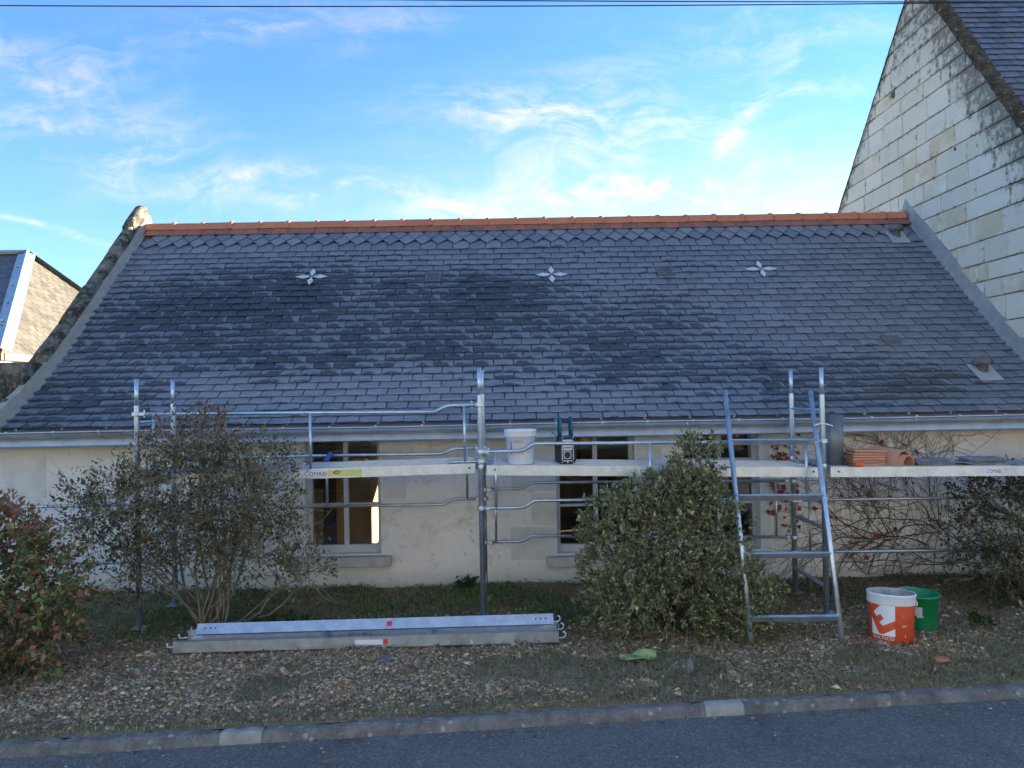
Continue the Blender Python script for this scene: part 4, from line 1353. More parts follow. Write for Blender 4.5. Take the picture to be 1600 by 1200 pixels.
def half_round(label, c, az, r, L, tilt=0):
    V = []; F = []; na = 16
    M = Matrix.Translation(c) @ Matrix.Rotation(az, 4, 'Z') @ Matrix.Rotation(tilt, 4, 'Y')
    secs = [(0, r), (L * .8, r), (L * .83, r + .012), (L * .97, r + .012), (L, r + .004)]
    for rr in (0, -.014):
        for (xx, q) in secs:
            for k in range(na + 1):
                a = math.pi * k / na; V.append(M @ Vector((xx, -(q + rr) * math.cos(a), (q + rr) * math.sin(a))))
    ns = len(secs); st = na + 1
    for w in (0, 1):
        for i in range(ns - 1):
            for k in range(na):
                p = w * ns * st + i * st + k; q = (p, p + st, p + st + 1, p + 1); F.append(q if w == 0 else q[::-1])
    off = ns * st
    for i in (0, ns - 1):
        for k in range(na):
            p = i * st + k; F.append((p, p + 1, off + p + 1, off + p))
    for k in (0, na):
        for i in range(ns - 1):
            p = i * st + k; F.append((p, p + st, off + p + st, off + p))
    o = MB().add(V, F).build('ridge_tile', 'clay_new', None, False)
    return tag(o, label, 'ridge tile', 'spare ridge tiles on the scaffold deck')


half_round('lower spare half round ridge tile on deck, its open end showing', (3.545, 6.735, deck_z(3.5) + .003), rad(122), .098, .42)
half_round('upper spare ridge tile nested over the lower one on the scaffold deck', (3.533, 6.800, deck_z(3.5) + .024), rad(121), .117, .40, rad(-4))

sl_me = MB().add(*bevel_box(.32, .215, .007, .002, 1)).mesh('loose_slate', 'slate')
cnt = 0
ORD = ['lowest', 'second', 'third', 'fourth', 'fifth', 'sixth', 'seventh']
def slate_pile(cx, n, lab, gr, spread):
    for k in range(n):
        o = link('loose_slate', sl_me)
        o.location = (cx + random.uniform(-spread, spread), 6.86 + random.uniform(-.03, .03), deck_z(cx) + .009 + k * .0085)
        o.rotation_euler = (0, random.uniform(-.008, .008), random.uniform(-.12, .12))
        tag(o, ('topmost' if k == n - 1 else ORD[k]) + (' ' if k in (0, n - 1) else ' from the bottom, ') + lab, 'slate', gr)
slate_pile(3.80, 6, 'loose slate in the untidy pile beside the spare ridge tiles', 'loose slates beside the ridge tiles', .04)
slate_pile(4.26, 7, 'loose slate in the neat pile above the deck sticker', 'loose slates above the deck sticker', .012)
o = link('loose_slate', sl_me); o.location = (4.03, 6.84, deck_z(4) + .028); o.rotation_euler = (.02, .10, .15); tag(o, 'single loose slate bridging the two slate piles on the deck', 'slate')
for k in range(2):
    o = MB().add(*bevel_box(.5, .10, .004, .001, 1)).build('zinc_strip', 'zinc'); o.location = (4.74 + .05 * k, 6.80 + .16 * k, deck_z(4.7) + .006 + .004 * k); o.rotation_euler = (.06, 0, .2 - .3 * k)
    tag(o, ['front bright zinc strip lying at the far end of the deck', 'rear bright zinc strip lying at the far end of the deck'][k], 'zinc strip', 'zinc strips on the deck')

# ================================================================== BUCKETS AND SMALL THINGS ON THE GROUND
bx0, by0 = 2.985, 5.99; bz0 = ground_z(bx0, by0) + .004
TB = Matrix.Translation((bx0, by0, bz0)) @ Matrix.Rotation(rad(2.2), 4, 'Y') @ Matrix.Rotation(rad(-3), 4, 'X')
rpail = thing('red_pail', (bx0, by0, bz0), 'orange red and white builder pail, grey with mortar inside, on the gravel', 'pail')
def tb(m, name, mat, smooth=True): return m.xf(TB).build(name, mat, rpail, smooth)
tb(MB().lathe([(.002, 0), (.150, 0), (.156, .006), (.166, .285)], 48), 'body', 'pail_red')
tb(MB().lathe([(.166, .283), (.173, .284), (.175, .290), (.174, .345), (.178, .350), (.178, .362), (.174, .366), (.166, .364)], 48), 'rim', 'white_plastic')
tb(MB().lathe([(.166, .363), (.163, .30), (.150, .012), (.002, .011)], 48), 'inside', 'pail_inside')
rfb = lambda z: .1562 + (z - .006) * .0358
def bp(poly, off, name, mat):
    V = [Vector((x, y, 0)) for x, y in poly]
    bm = bmesh.new(); vs = [bm.verts.new(v) for v in V]; bm.faces.new(vs)
    bmesh.ops.triangulate(bm, faces=bm.faces[:])
    for _ in range(3):
        bmesh.ops.subdivide_edges(bm, edges=[e for e in bm.edges if e.calc_length() > .025], cuts=1)
        bmesh.ops.triangulate(bm, faces=bm.faces[:])
    bm.verts.index_update()
    V = [v.co.copy() for v in bm.verts]; F = [tuple(v.index for v in f.verts) for f in bm.faces]; bm.free()
    W = []
    for p in V:
        r = rfb(p.y) + off; a = p.x / .162 - .44; W.append((r * math.sin(a), -r * math.cos(a), p.y))
    tb(MB().add(W, F), name, mat)
def zp(L):   # print traced on the label: pixel grid of the label to metres on the pail's skin
    return [((-.162 + (x - 545) * .00072), .052 + (780 - y) * .00066) for x, y in L]
def arcx(L): return [(x * 1.0, y) for x, y in L]
bp(zp([(545, 425), (800, 425), (800, 780), (545, 780)]), .0012, 'label_panel', 'white_plastic')
bp(zp([(560, 425), (655, 437), (580, 525), (612, 570), (655, 540), (690, 585), (645, 635), (680, 670), (800, 595), (800, 690), (680, 765), (640, 765), (546, 590), (546, 470)]), .0020, 'emblem', 'pail_red')
V, F = text_geo('EDILTECO', .040); wm = max(p.x for p in V)
W = []
for p in V:
    x = -.152 + p.x / wm * .168; y = .022 + p.y * .85; r = rfb(y) + .0015; W.append((r * math.sin(x / .162 - .44), -r * math.cos(x / .162 - .44), y))
tb(MB().add(W, F), 'lettering', 'white_plastic', False)
for (x, y, s) in ((.075, .125, .006), (.088, .125, .007), (.104, .125, .006), (.095, .05, .007), (.082, .2, .004)):
    bp([(x, y), (x + s, y), (x + s, y + .018), (x, y + .018)], .0012, 'small_print', 'sticker_yellow' if s > .006 else 'print_grey')
tb(MB().tube([(.172, -.02, .31), (.19, -.03, .29), (.186, -.03, .262), (.17, -.04, .27)], .004, 6), 'handle_lug', 'white_plastic')

gx0, gy0 = 3.355, 6.30; gz0 = ground_z(gx0, gy0) + .002
gp = thing('green_pail', (gx0, gy0, gz0), 'bright green plastic bucket standing behind the orange pail', 'bucket')
MB().lathe([(.002, 0), (.135, 0), (.14, .006), (.168, .27), (.176, .271), (.178, .278), (.176, .285), (.168, .285), (.163, .278), (.136, .012), (.002, .010)], 48, (gx0, gy0, gz0)).build('body', 'green_plastic', gp, True)
V, F = sub_grid(-.075, -.02, .135, .205, 4)
rg_ = lambda z: .1395 + (z - gz0) * .1065 + .0015
MB().add(on_cyl(V, gx0, gy0, rg_, -.12, 1 / .155, gz0), F).build('sticker', 'print_grey', gp)
V, F = sub_grid(-.06, -.012, .118, .135, 4); MB().add(on_cyl(V, gx0, gy0, rg_, -.12, 1 / .155, gz0), F).build('sticker', 'print_grey', gp)
m = MB(); m.tube([(gx0 + .174 * math.cos(a), gy0 + .174 * math.sin(a), gz0 + .272 + .012 * abs(math.sin(a))) for a in np.linspace(0, math.pi, 14)], .0035, 6); m.build('handle', 'galvanised_steel', gp)
MB().add(*[(lambda V, F: ([(v.x + gx0 + .178, v.y + gy0, v.z + gz0 + .266) for v in V], F))(*bevel_box(.016, .03, .03, .004, 1))][0]).build('handle_lug', 'green_plastic', gp)

# folded big leaf
V = []; F = []; n = 18; m_ = 9
cx, cyy = .945, 5.66; gz_ = ground_z(cx, cyy) + .022
for i in range(n + 1):
    t = i / n; w = .082 * (math.sin(math.pi * (t * .94 + .04)) ** .55)
    for k in range(m_):
        q = (k / (m_ - 1) - .5) * 2
        x = -.135 + .27 * t; y = q * w; z = .010 * math.sin(t * 7 + q * 2) + .012 * abs(q)
        if q > .15 and t > .35:                      # the far half curls back over itself
            f = min(1, (t - .35) / .4); c = (q - .15) / .85 * f
            z += .032 * math.sin(c * 1.9); y -= .04 * c * c
        V.append((cx + x, cyy + y, gz_ + z))
for i in range(n):
    for k in range(m_ - 1): F.append((i * m_ + k, (i + 1) * m_ + k, (i + 1) * m_ + k + 1, i * m_ + k + 1))
o = MB().add(V, F).build('fallen_leaf', 'big_leaf', None, True); so = o.modifiers.new('thickness', 'SOLIDIFY'); so.thickness = .0025
tag(o, 'large folded pale green leaf lying on the gravel before the dense shrub', 'leaf')


def rock(name, c, r, mat, label, cat, sq=(1, 1, 1)):
    bm = bmesh.new(); bmesh.ops.create_icosphere(bm, subdivisions=2, radius=1)
    for v in bm.verts:
        p = v.co * (1 + .28 * mnoise.noise(v.co * 1.7 + Vector(c)))
        v.co = Vector((p.x * r * sq[0] + c[0], p.y * r * sq[1] + c[1], p.z * r * sq[2] + c[2]))
    me = bpy.data.meshes.new(name); bm.to_mesh(me); bm.free(); me.materials.append(MATS[mat]); o = link(name, me); return tag(o, label, cat)


rock('standing_stone', (1.255, 5.36, .06), .038, 'stone_dark', 'small upright dark grey stone in the grass near the kerb', 'stone', (.85, .8, 2.0))
rock('brick_shard', (3.09, 5.50, .03), .055, 'brick_red', 'small orange brick shard on the grass near the pails', 'brick shard', (1.2, .7, .4))
rock('flat_stone', (-.935, 5.72, .035), .05, 'stone_dark', 'flat dark stone on the gravel in front of the boards', 'stone', (1.2, .8, .6))
rock('brick_crumb', (-1.12, 5.27, .03), .045, 'brick_red', 'orange brick crumb among the gravel near the kerb middle', 'brick shard', (1.6, .8, .35))

# overhead cables
for k, (dz, lab) in enumerate(((0, 'upper thin black overhead cable crossing the sky'), (-.022, 'lower thin black overhead cable crossing the sky'))):
    P = [(x, 7 + .02 * k, 5.575 + dz - .0175 * (x - 1.3) + .0016 * (x - 1.3) ** 2 * .6 + (.010 * k * (x - 2))) for x in np.linspace(-16, 18, 40)]
    o = MB().tube(P, .0055, 5).build('overhead_cable', 'cable_black'); tag(o, lab, 'cable', 'overhead cables')
P = [(-9.2 + .1 * math.sin(t * 3), 13.5, 3.6 - 1.3 * t - .25 * math.sin(t * 3.1)) for t in np.linspace(0, 1, 14)]

# ================================================================== VEGETATION
def rot_frames(n, outward=None, spread=1.0):
    """random unit dirs (leaf axis) biased along outward, and a normal for each"""
    d = rng.normal(size=(n, 3)) * spread
    if outward is not None: d = d + outward
    d /= np.linalg.norm(d, axis=1, keepdims=True) + 1e-9
    r = rng.normal(size=(n, 3)); r[:, 2] += 1.0
    s = np.cross(d, r); s /= np.linalg.norm(s, axis=1, keepdims=True) + 1e-9
    nn = np.cross(s, d)
    return d, s, nn


def leaf_cards(C, D, S, Nn, L, Wd, col, fold=.25):
    """each leaf: 6 verts, 4 triangles, folded on its midrib"""
    n = len(C); L = np.asarray(L)[:, None]; Wd = np.asarray(Wd)[:, None]
    base = C; tip = C + D * L - Nn * L * .12
    m1 = C + D * L * .45 + Nn * L * .03
    l = C + D * L * .42 + S * Wd * .5 + Nn * Wd * fold
    r = C + D * L * .42 - S * Wd * .5 + Nn * Wd * fold
    V = np.stack([base, l, tip, r, m1], 1).reshape(-1, 3)
    k = np.arange(n)[:, None] * 5
    F = np.concatenate([k + np.array([[0, 4, 1]]), k + np.array([[4, 2, 1]]), k + np.array([[0, 3, 4]]), k + np.array([[4, 3, 2]])], 0)
    return V, F, np.repeat(col, 5, 0)


def pal(n, cols, wts, jit=.25):
    cols = np.array(cols); i = rng.choice(len(cols), n, p=np.array(wts) / sum(wts))
    c = cols[i] * (1 + jit * rng.normal(size=(n, 1))); return np.clip(c, .004, 1)


def sprigs(points, outs, nleaf, slen, L, W, cols, wts, spread=.7, top_red=None, droop=0):
    """a sprig at each point: leaves set along a short shoot that grows outward"""
    n = len(points); idx = np.repeat(np.arange(n), nleaf)
    t = rng.random(len(idx)) ** .8
    sh = outs[idx] + rng.normal(size=(len(idx), 3)) * .12; sh[:, 2] -= droop * t
    C = points[idx] + sh * (t * slen)[:, None] + rng.normal(size=(len(idx), 3)) * slen * .09
    d, s, nn = rot_frames(len(idx), outs[idx] * .9 + np.array([0, 0, .25]), spread)
    kz = np.clip(rng.gamma(9, 1 / 9, len(idx)), .4, 1.7); Ls = L * kz; Ws = W * kz * rng.uniform(.75, 1.2, len(idx))
    c = pal(len(idx), cols, wts)
    base = rng.uniform(.75, 1.25, (n, 1))[idx]; c = np.clip(c * base, .004, 1)
    if top_red is not None:
        z0, z1, rc = top_red; k = np.clip((C[:, 2] - z0) / (z1 - z0), 0, 1)[:, None] * (rng.random((len(idx), 1)) < .75)
        c = c * (1 - k) + np.array(rc) * rng.uniform(.6, 1.3, (len(idx), 1)) * k
    return leaf_cards(C, d, s, nn, Ls, Ws, c)


def blob_points(blobs, n, shell=.55, zmin=.03):
    """points spread through a union of ellipsoids, denser towards the outside, bumpy"""
    w = np.array([b[3] * b[4] * b[5] for b in blobs]) ** .7; P = []; O = []
    pick = rng.choice(len(blobs), n, p=w / w.sum())
    for i in pick:
        b = blobs[i]; d = rng.normal(size=3); d /= np.linalg.norm(d)
        r = shell + (1 - shell) * rng.random() ** .7
        bump = 1 + .16 * mnoise.noise(Vector(d * 2.3) + Vector((i * 7.1, 0, 0))) + .10 * mnoise.noise(Vector(d * 6.0) + Vector((i * 3.1, 2, 0)))
        p = np.array(b[:3]) + d * r * bump * np.array(b[3:6])
        if p[2] < zmin: continue
        o = d / np.array(b[3:6]); o /= np.linalg.norm(o); o[2] += .35; o /= np.linalg.norm(o)
        P.append(p); O.append(o)
    return np.array(P), np.array(O)


def limb(m, a, b, r0, r1, wob=.05, n=6, sag=0):
    a, b = np.array(a, float), np.array(b, float); P = []
    ph = rng.random(3) * 6
    for i in range(n + 1):
        t = i / n; p = a + (b - a) * t + wob * math.sin(t * math.pi) * np.sin(ph + t * 5)
        p[2] += sag * math.sin(t * math.pi); P.append(tuple(p))
    m.tube(P, [r0 + (r1 - r0) * i / n for i in range(n + 1)], 5, False)
    return P


def shrub(name, label, base, blobs, n_sp, nleaf, slen, L, W, cols, wts, bark, n_stem, cat='shrub', top_red=None, twigs=60, stem_r=.014, shell=.5, spread=.7, bare=0, group='garden shrubs'):
    t = thing(name, base, label, cat, group)
    P, O = blob_points(blobs, n_sp, shell)
    V, F, c = sprigs(P, O, nleaf, slen, L, W, cols, wts, spread, top_red)
    link('foliage', npmesh('foliage', V, F, 'leaf', c), t)
    for k in range(n_stem):
        a = rng.random() * 2 * math.pi; rr = .04 + .10 * rng.random()
        s = (base[0] + rr * math.cos(a), base[1] + rr * math.sin(a) * .7, 0.0)
        b = blobs[rng.integers(len(blobs))]
        e = np.array(b[:3]) + rng.normal(size=3) * np.array(b[3:6]) * .38; e[2] = max(e[2], .4)
        m = MB(); Q = limb(m, s, e, stem_r * rng.uniform(.7, 1.2), .004, .07)
        for j in range(4):
            q = Q[rng.integers(2, len(Q))]; e2 = P[rng.integers(len(P))]
            if np.linalg.norm(e2 - np.array(q)) < .75: limb(m, q, e2, .006, .002, .03, 5)
        m.build('stem', bark, t, True)
    tw = MB()
    for k in range(twigs):
        i = rng.integers(len(P)); a = P[i] - O[i] * .18; b = P[i] + O[i] * (slen * rng.uniform(.6, 1.2) + bare * rng.random())
        limb(tw, a, b, .0035, .0013, .03, 4)
    if twigs: kind(tw.build('twigs', bark if bare == 0 else 'twig_pale', t), 'stuff')
    return t


shrub('photinia_shrub', 'leafy shrub with red tinted tips at the kerb end of the boards', (-3.62, 5.62, 0),
      [(-3.85, 5.68, .55, .60, .50, .60), (-3.80, 5.6, .88, .40, .40, .40), (-3.42, 5.70, .50, .28, .34, .40), (-3.70, 5.5, .25, .42, .38, .30), (-4.4, 5.7, .6, .6, .5, .6)],
      1150, 15, .11, .044, .024, [(.15, .22, .07), (.21, .29, .09), (.46, .19, .14), (.34, .22, .125), (.10, .14, .055)], [3, 2, 2.2, 1.6, 2], 'bark_dark', 10, top_red=(.95, 1.35, (.38, .12, .09)), twigs=40, spread=.8)

shrub('twiggy_shrub', 'large open twiggy shrub with small dull leaves in front of the scaffold end', (-2.52, 6.62, 0),
      [(-2.75, 6.52, 1.24, .60, .40, .36), (-2.22, 6.50, 1.16, .44, .36, .40), (-3.32, 6.52, 1.10, .40, .30, .26), (-2.65, 6.55, 1.62, .42, .28, .20), (-2.08, 6.45, 1.42, .28, .25, .20), (-2.15, 6.5, .74, .48, .32, .26), (-3.12, 6.5, .56, .36, .28, .18), (-1.75, 6.55, .50, .22, .22, .16), (-3.55, 6.5, 1.0, .22, .2, .14), (-2.75, 6.5, .85, .4, .3, .2)],
      1450, 13, .17, .034, .017, [(.145, .145, .07), (.20, .19, .09), (.24, .165, .10), (.085, .085, .046), (.33, .29, .17)], [4, 3, 2, 2, 1], 'bark_grey', 24, top_red=(1.55, 1.95, (.20, .085, .05)), twigs=420, stem_r=.015, bare=.20, spread=.9, shell=.25)

shrub('dense_shrub', 'dense rounded olive green shrub with a pointed top beside the ladder', (1.40, 6.40, 0),
      [(1.12, 6.36, .66, .50, .42, .52), (1.48, 6.42, .80, .48, .38, .52), (1.62, 6.50, 1.30, .20, .18, .34), (1.56, 6.45, 1.05, .30, .24, .30), (1.80, 6.32, .36, .34, .28, .34), (1.22, 6.26, .30, .62, .40, .28), (2.02, 6.34, .26, .22, .24, .22), (.92, 6.38, .88, .30, .28, .28), (1.25, 6.42, 1.08, .28, .26, .20), (1.72, 6.12, .22, .30, .2, .2)],
      2700, 15, .075, .033, .0165, [(.20, .215, .09), (.26, .27, .12), (.36, .36, .20), (.11, .13, .06), (.42, .38, .23)], [3, 3, 2, 2.2, .7], 'bark_dark', 12, twigs=160, shell=.55, spread=.8, bare=.10)

shrub('dark_shrub', 'dark sparse shrub with bare twigs growing under the tile laden deck', (4.85, 7.0, 0),
      [(4.75, 7.0, .72, .66, .36, .52), (5.25, 6.9, .85, .60, .36, .56), (4.45, 7.08, .98, .36, .26, .24), (4.55, 7.0, .28, .46, .36, .26), (5.2, 6.8, .3, .6, .4, .3), (5.05, 6.62, 1.25, .22, .10, .16)],
      1150, 15, .14, .036, .017, [(.09, .10, .05), (.125, .14, .066), (.055, .063, .036), (.19, .16, .10), (.33, .34, .20)], [4, 3, 3, 1.2, .5], 'bark_dark', 14, twigs=220, bare=.12, shell=.35, spread=.9)

# creeper on the wall between the scaffold end and the dark shrub
cre = thing('wall_creeper', (4.6, 7.93, 0), 'bare climbing creeper with a few red leaves spread over the wall', 'creeper')
tips = []
mm = MB(); nb_ = 0
def creep(p, ang, L, r, depth):
    P = [p]; n = max(3, int(L / .07)); a = ang
    for i in range(n):
        a += rng.normal() * .16
        q = (P[-1][0] + math.cos(a) * .07, 7.935 - abs(rng.normal()) * .006, P[-1][2] + math.sin(a) * .07)
        if q[2] > 1.55 or q[2] < .03 or q[0] < 2.66 or q[0] > 5.7: break
        P.append(q)
        if depth > 0 and rng.random() < .30:
            creep(q, a + rng.choice([-1, 1]) * rng.uniform(.4, 1.0), L * rng.uniform(.35, .7), r * .62, depth - 1)
    if len(P) > 2:
        mm.tube(P, [r + (max(.0016, r * .45) - r) * i / (len(P) - 1) for i in range(len(P))], 4, False); tips.append(P[-1]); tips.append(P[len(P) // 2])
for k in range(8):
    creep((4.75 + rng.uniform(-.45, .5), 7.93, .06 + .5 * rng.random()), math.pi - rng.uniform(.02, .75), rng.uniform(1.2, 2.2), .0056, 3)
for k in range(6):
    creep((4.0 + rng.uniform(-.9, 1.0), 7.93, .05), math.pi / 2 + rng.uniform(-.5, .9), rng.uniform(.9, 1.6), .0045, 3)
mm.build('stems', 'bark_dark', cre)
T = np.array(tips); pk = T[rng.choice(len(T), 30)]
ex_ = np.stack([rng.uniform(2.72, 3.02, 70), np.full(70, 7.92), rng.choice([1.42, 1.32, .98, .78, .62, .90], 70) + rng.normal(size=70) * .04], 1)
pk = np.concatenate([pk, ex_]); pk[:, 1] -= .012
n = len(pk); D = rng.normal(size=(n, 3)); D[:, 1] = -abs(D[:, 1]) * .3; D[:, 2] -= .6; D /= np.linalg.norm(D, axis=1, keepdims=True)
S = np.cross(D, np.tile([0, -1, 0], (n, 1)).astype(float)); S /= np.linalg.norm(S, axis=1, keepdims=True); Nn = np.cross(S, D)
V, F, c = leaf_cards(pk, D, S, Nn, rng.uniform(.035, .07, n), rng.uniform(.03, .06, n), pal(n, [(.36, .085, .04), (.28, .05, .035), (.20, .10, .04)], [3, 2, 1]))
link('leaves', npmesh('leaves', V, F, 'leaf', c), cre)

# autumn trees across the street, mirrored in the window panes
for k, (tx, ty, hh, rr, lab) in enumerate(((-17, -13, 7.5, 3.4, 'golden autumn tree across the street beyond the first pale house'), (-1.0, -17, 8.5, 3.4, 'tall golden autumn tree across the street between the two pale houses'), (17.5, -13, 7.5, 3.4, 'golden autumn tree across the street beyond the second pale house'))):
    t = thing('autumn_tree', (tx, ty, -.085), lab, 'tree', 'autumn trees across the street')
    m = MB(); m.tube([(tx, ty, -.1), (tx + .1, ty, hh * .3), (tx, ty + .1, hh * .75)], [.22, .17, .06], 8)
    bl = [(tx + rng.normal() * rr * .4, ty + rng.normal() * rr * .35, hh * rng.uniform(.38, .82), rr * .55, rr * .5, rr * .45) for _ in range(8)]
    for b in bl: limb(m, (tx, ty, hh * .3), b[:3], .08, .02, .2)
    m.build('trunk', 'bark_dark', t, True)
    P, O = blob_points(bl, 900, .4)
    V, F, c = sprigs(P, O, 11, .5, .26, .18, [(.46, .31, .08), (.40, .28, .07), (.24, .24, .07), (.52, .35, .12)], [3, 3, 2, 1])
    link('crown', npmesh('crown', V, F, 'leaf', c), t)

# pale houses added out of view to bounce sunlight onto the shaded front
def bounce_house(x0, x1, y0, dep, eav, rdg, label, wins):
    t = thing('added_bounce_house', ((x0 + x1) / 2, y0 - dep / 2, -.085), label, 'house', 'added houses across the street bouncing sunlight')
    w = MB(); ops = sorted(wins); xs = [x0]
    for (a, b, z0, z1) in ops:
        w.box(xs[-1], a, y0 - .4, y0, -.09, eav)
        if z0 > 0: w.box(a, b, y0 - .4, y0, -.09, z0)
        w.box(a, b, y0 - .4, y0, z1, eav); xs.append(b)
        f = MB(); f.box(a, b, y0 - .2, y0 - .14, z0 - .08, z0 + .06).box(a, b, y0 - .2, y0 - .14, z1 - .06, z1).box(a, a + .06, y0 - .2, y0 - .14, z0 + .06, z1 - .06).box(b - .06, b, y0 - .2, y0 - .14, z0 + .06, z1 - .06).box((a + b) / 2 - .03, (a + b) / 2 + .03, y0 - .2, y0 - .14, z0 + .06, z1 - .06)
        fo = f.build('window', 'window_paint', t)
        MB().add([(a, y0 - .17, z0), (b, y0 - .17, z0), (b, y0 - .17, z1), (a, y0 - .17, z1)], [(3, 2, 1, 0)]).build('pane', 'zinc_dark', fo)
        MB().box(a - .12, b + .12, y0 + .002, y0 + .10, z0 - .12, z0 - .002).build('sill', 'sill_stone', fo)
    w.box(xs[-1], x1, y0 - .4, y0, -.09, eav); w.box(x0, x1, y0 - dep, y0 - dep + .4, -.09, eav)
    w.build('wall', 'quoin_stone', t)
    ym = y0 - dep / 2
    for gx in (x0, x1): MB().add([(gx, y0 - .402, -.09), (gx, y0 - .402, eav), (gx, ym, rdg), (gx, y0 - dep + .402, eav), (gx, y0 - dep + .402, -.09)], [(0, 1, 2, 3, 4)]).build('gable', 'quoin_stone', t)
    MB().add([(x0 - .1, y0 + .3, eav - .25), (x1 + .1, y0 + .3, eav - .25), (x1 + .1, ym, rdg + .05), (x0 - .1, ym, rdg + .05), (x1 + .1, y0 - dep - .3, eav - .25), (x0 - .1, y0 - dep - .3, eav - .25)], [(0, 1, 2, 3), (3, 2, 4, 5)]).build('roof', 'slate_old', t)


bounce_house(-14.5, -3.2, -9.6, 8, 6.0, 10.0, 'pale stone house added across the street to bounce sunlight, first of two', [(-13.2, -12.2, 1.0, 2.6), (-10.6, -9.6, 1.0, 2.6), (-8.2, -7.2, .1, 2.4), (-5.4, -4.4, 1.0, 2.6)])
bounce_house(1.2, 14.8, -9.6, 8, 5.6, 9.6, 'second pale stone house added across the street to bounce sunlight, opposite the stone gable', [(2.4, 3.4, 1.0, 2.6), (5.2, 6.2, 1.0, 2.6), (8.4, 9.4, .1, 2.4), (11.6, 12.6, 1.0, 2.6)])
for hx0, hx1, lab in ((-13, -3.4, 'clipped golden hedge across the street before the first pale house'), (1.4, 13.5, 'clipped golden hedge across the street before the second pale house')):
    t = thing('golden_hedge', ((hx0 + hx1) / 2, -8.3, -.085), lab, 'hedge', 'hedges across the street')
    n = 2600; P = np.stack([rng.uniform(hx0, hx1, n), -8.3 + rng.uniform(-.35, .35, n), rng.uniform(0, 1.0, n)], 1); O = rng.normal(size=(n, 3)) * .6 + np.array([0, .6, .5]); O /= np.linalg.norm(O, axis=1, keepdims=True)
    V, F, c = sprigs(P, O, 6, .2, .12, .08, [(.46, .31, .08), (.40, .28, .07), (.24, .24, .07), (.52, .35, .12)], [3, 3, 2, 1])
    link('foliage', npmesh('foliage', V, F, 'leaf', c), t)
    m = MB()
    for q in np.linspace(hx0 + .2, hx1 - .2, 14): limb(m, (q, -8.3, -.08), (q + .1, -8.3, .8), .02, .008, .04)
    m.build('stems', 'bark_dark', t)['kind'] = 'stuff'

# ------------------------------------------------------------------ gravel, grass, litter
def dens(x, y):
    return .5 + .5 * gnoise(x, y, .9, 21) + .3 * gnoise(x, y, 2.6, 5)


def gz_arr(X, Y): return np.array([ground_z(a, b) for a, b in zip(X, Y)])


NP = 95000
X = rng.uniform(-4.6, 5.4, NP); Yk = 4.546 + (X + 2.987) * .0832; T_ = rng.random(NP)
Y = Yk + .06 + T_ * 2.3
pk = np.array([(.25 if (y - k) < .28 else 1.0) * (1.0 if y < 6.1 else .35) * (dens(x, y) > .34 + (.22 if x > 1.0 and y - k < .9 else 0)) for x, y, k in zip(X, Y, Yk)])
keep = rng.random(NP) < pk; X, Y = X[keep], Y[keep]; n = len(X)
oct_ = np.array([(1, 0, 0), (-1, 0, 0), (0, 1, 0), (0, -1, 0), (0, 0, 1), (0, 0, -1), (.62, .62, .45), (-.62, .62, .45), (-.62, -.62, .45), (.62, -.62, .45)], float)
of = np.array([(4, 6, 7), (4, 7, 8), (4, 8, 9), (4, 9, 6), (0, 2, 6), (2, 7, 6), (2, 1, 7), (1, 8, 7), (1, 3, 8), (3, 9, 8), (3, 0, 9), (0, 6, 9)])
a = rng.random(n) * 2 * math.pi; sc = rng.gamma(2.4, .0021, n) + .0038
J = 1 + .13 * rng.normal(size=(n, 10, 3))
Vv = oct_[None] * J * np.stack([sc * rng.uniform(.8, 1.5, n), sc, sc * rng.uniform(.55, .95, n)], 1)[:, None, :]
ca, sa = np.cos(a)[:, None], np.sin(a)[:, None]
tl_ = rng.normal(size=(n, 1)) * .2
vx = Vv[:, :, 0] * ca - Vv[:, :, 1] * sa; vy = Vv[:, :, 0] * sa + Vv[:, :, 1] * ca; vz = Vv[:, :, 2] + vx * tl_
Vv = np.stack([vx + X[:, None], vy + Y[:, None], vz + (gz_arr(X, Y) + sc * .35)[:, None]], -1).reshape(-1, 3)
Ff = (np.arange(n)[:, None, None] * 10 + of[None]).reshape(-1, 3)
pc = pal(n, [(.62, .43, .25), (.74, .56, .36), (.48, .33, .19), (.82, .70, .51), (.33, .235, .145), (.60, .49, .37)], [4, 3, 3, 1.3, 2.4, 1.4], .2)
kind(link('gravel', npmesh('gravel', Vv, Ff, 'pebble', np.repeat(pc, 10, 0))), 'stuff', 'brown and grey gravel covering the verge')


nr = 230
Xr = rng.uniform(-3.6, 4.2, nr); Yr = kerb_back(Xr) - .135 - rng.gamma(1.3, .12, nr)
sr = rng.gamma(3, .0012, nr) + .0025
Vr = oct_[None] * (1 + .15 * rng.normal(size=(nr, 10, 3))) * np.stack([sr * 1.2, sr, sr * .7], 1)[:, None, :] + np.stack([Xr, Yr, -.046 + sr * .4], 1)[:, None, :]
kind(link('road_grit', npmesh('road_grit', Vr.reshape(-1, 3), (np.arange(nr)[:, None, None] * 10 + of[None]).reshape(-1, 3), 'pebble', np.repeat(pal(nr, [(.34, .31, .27), (.26, .21, .15), (.5, .48, .44)], [2, 2, .7]), 10, 0))), 'stuff', 'loose grit along the road edge')


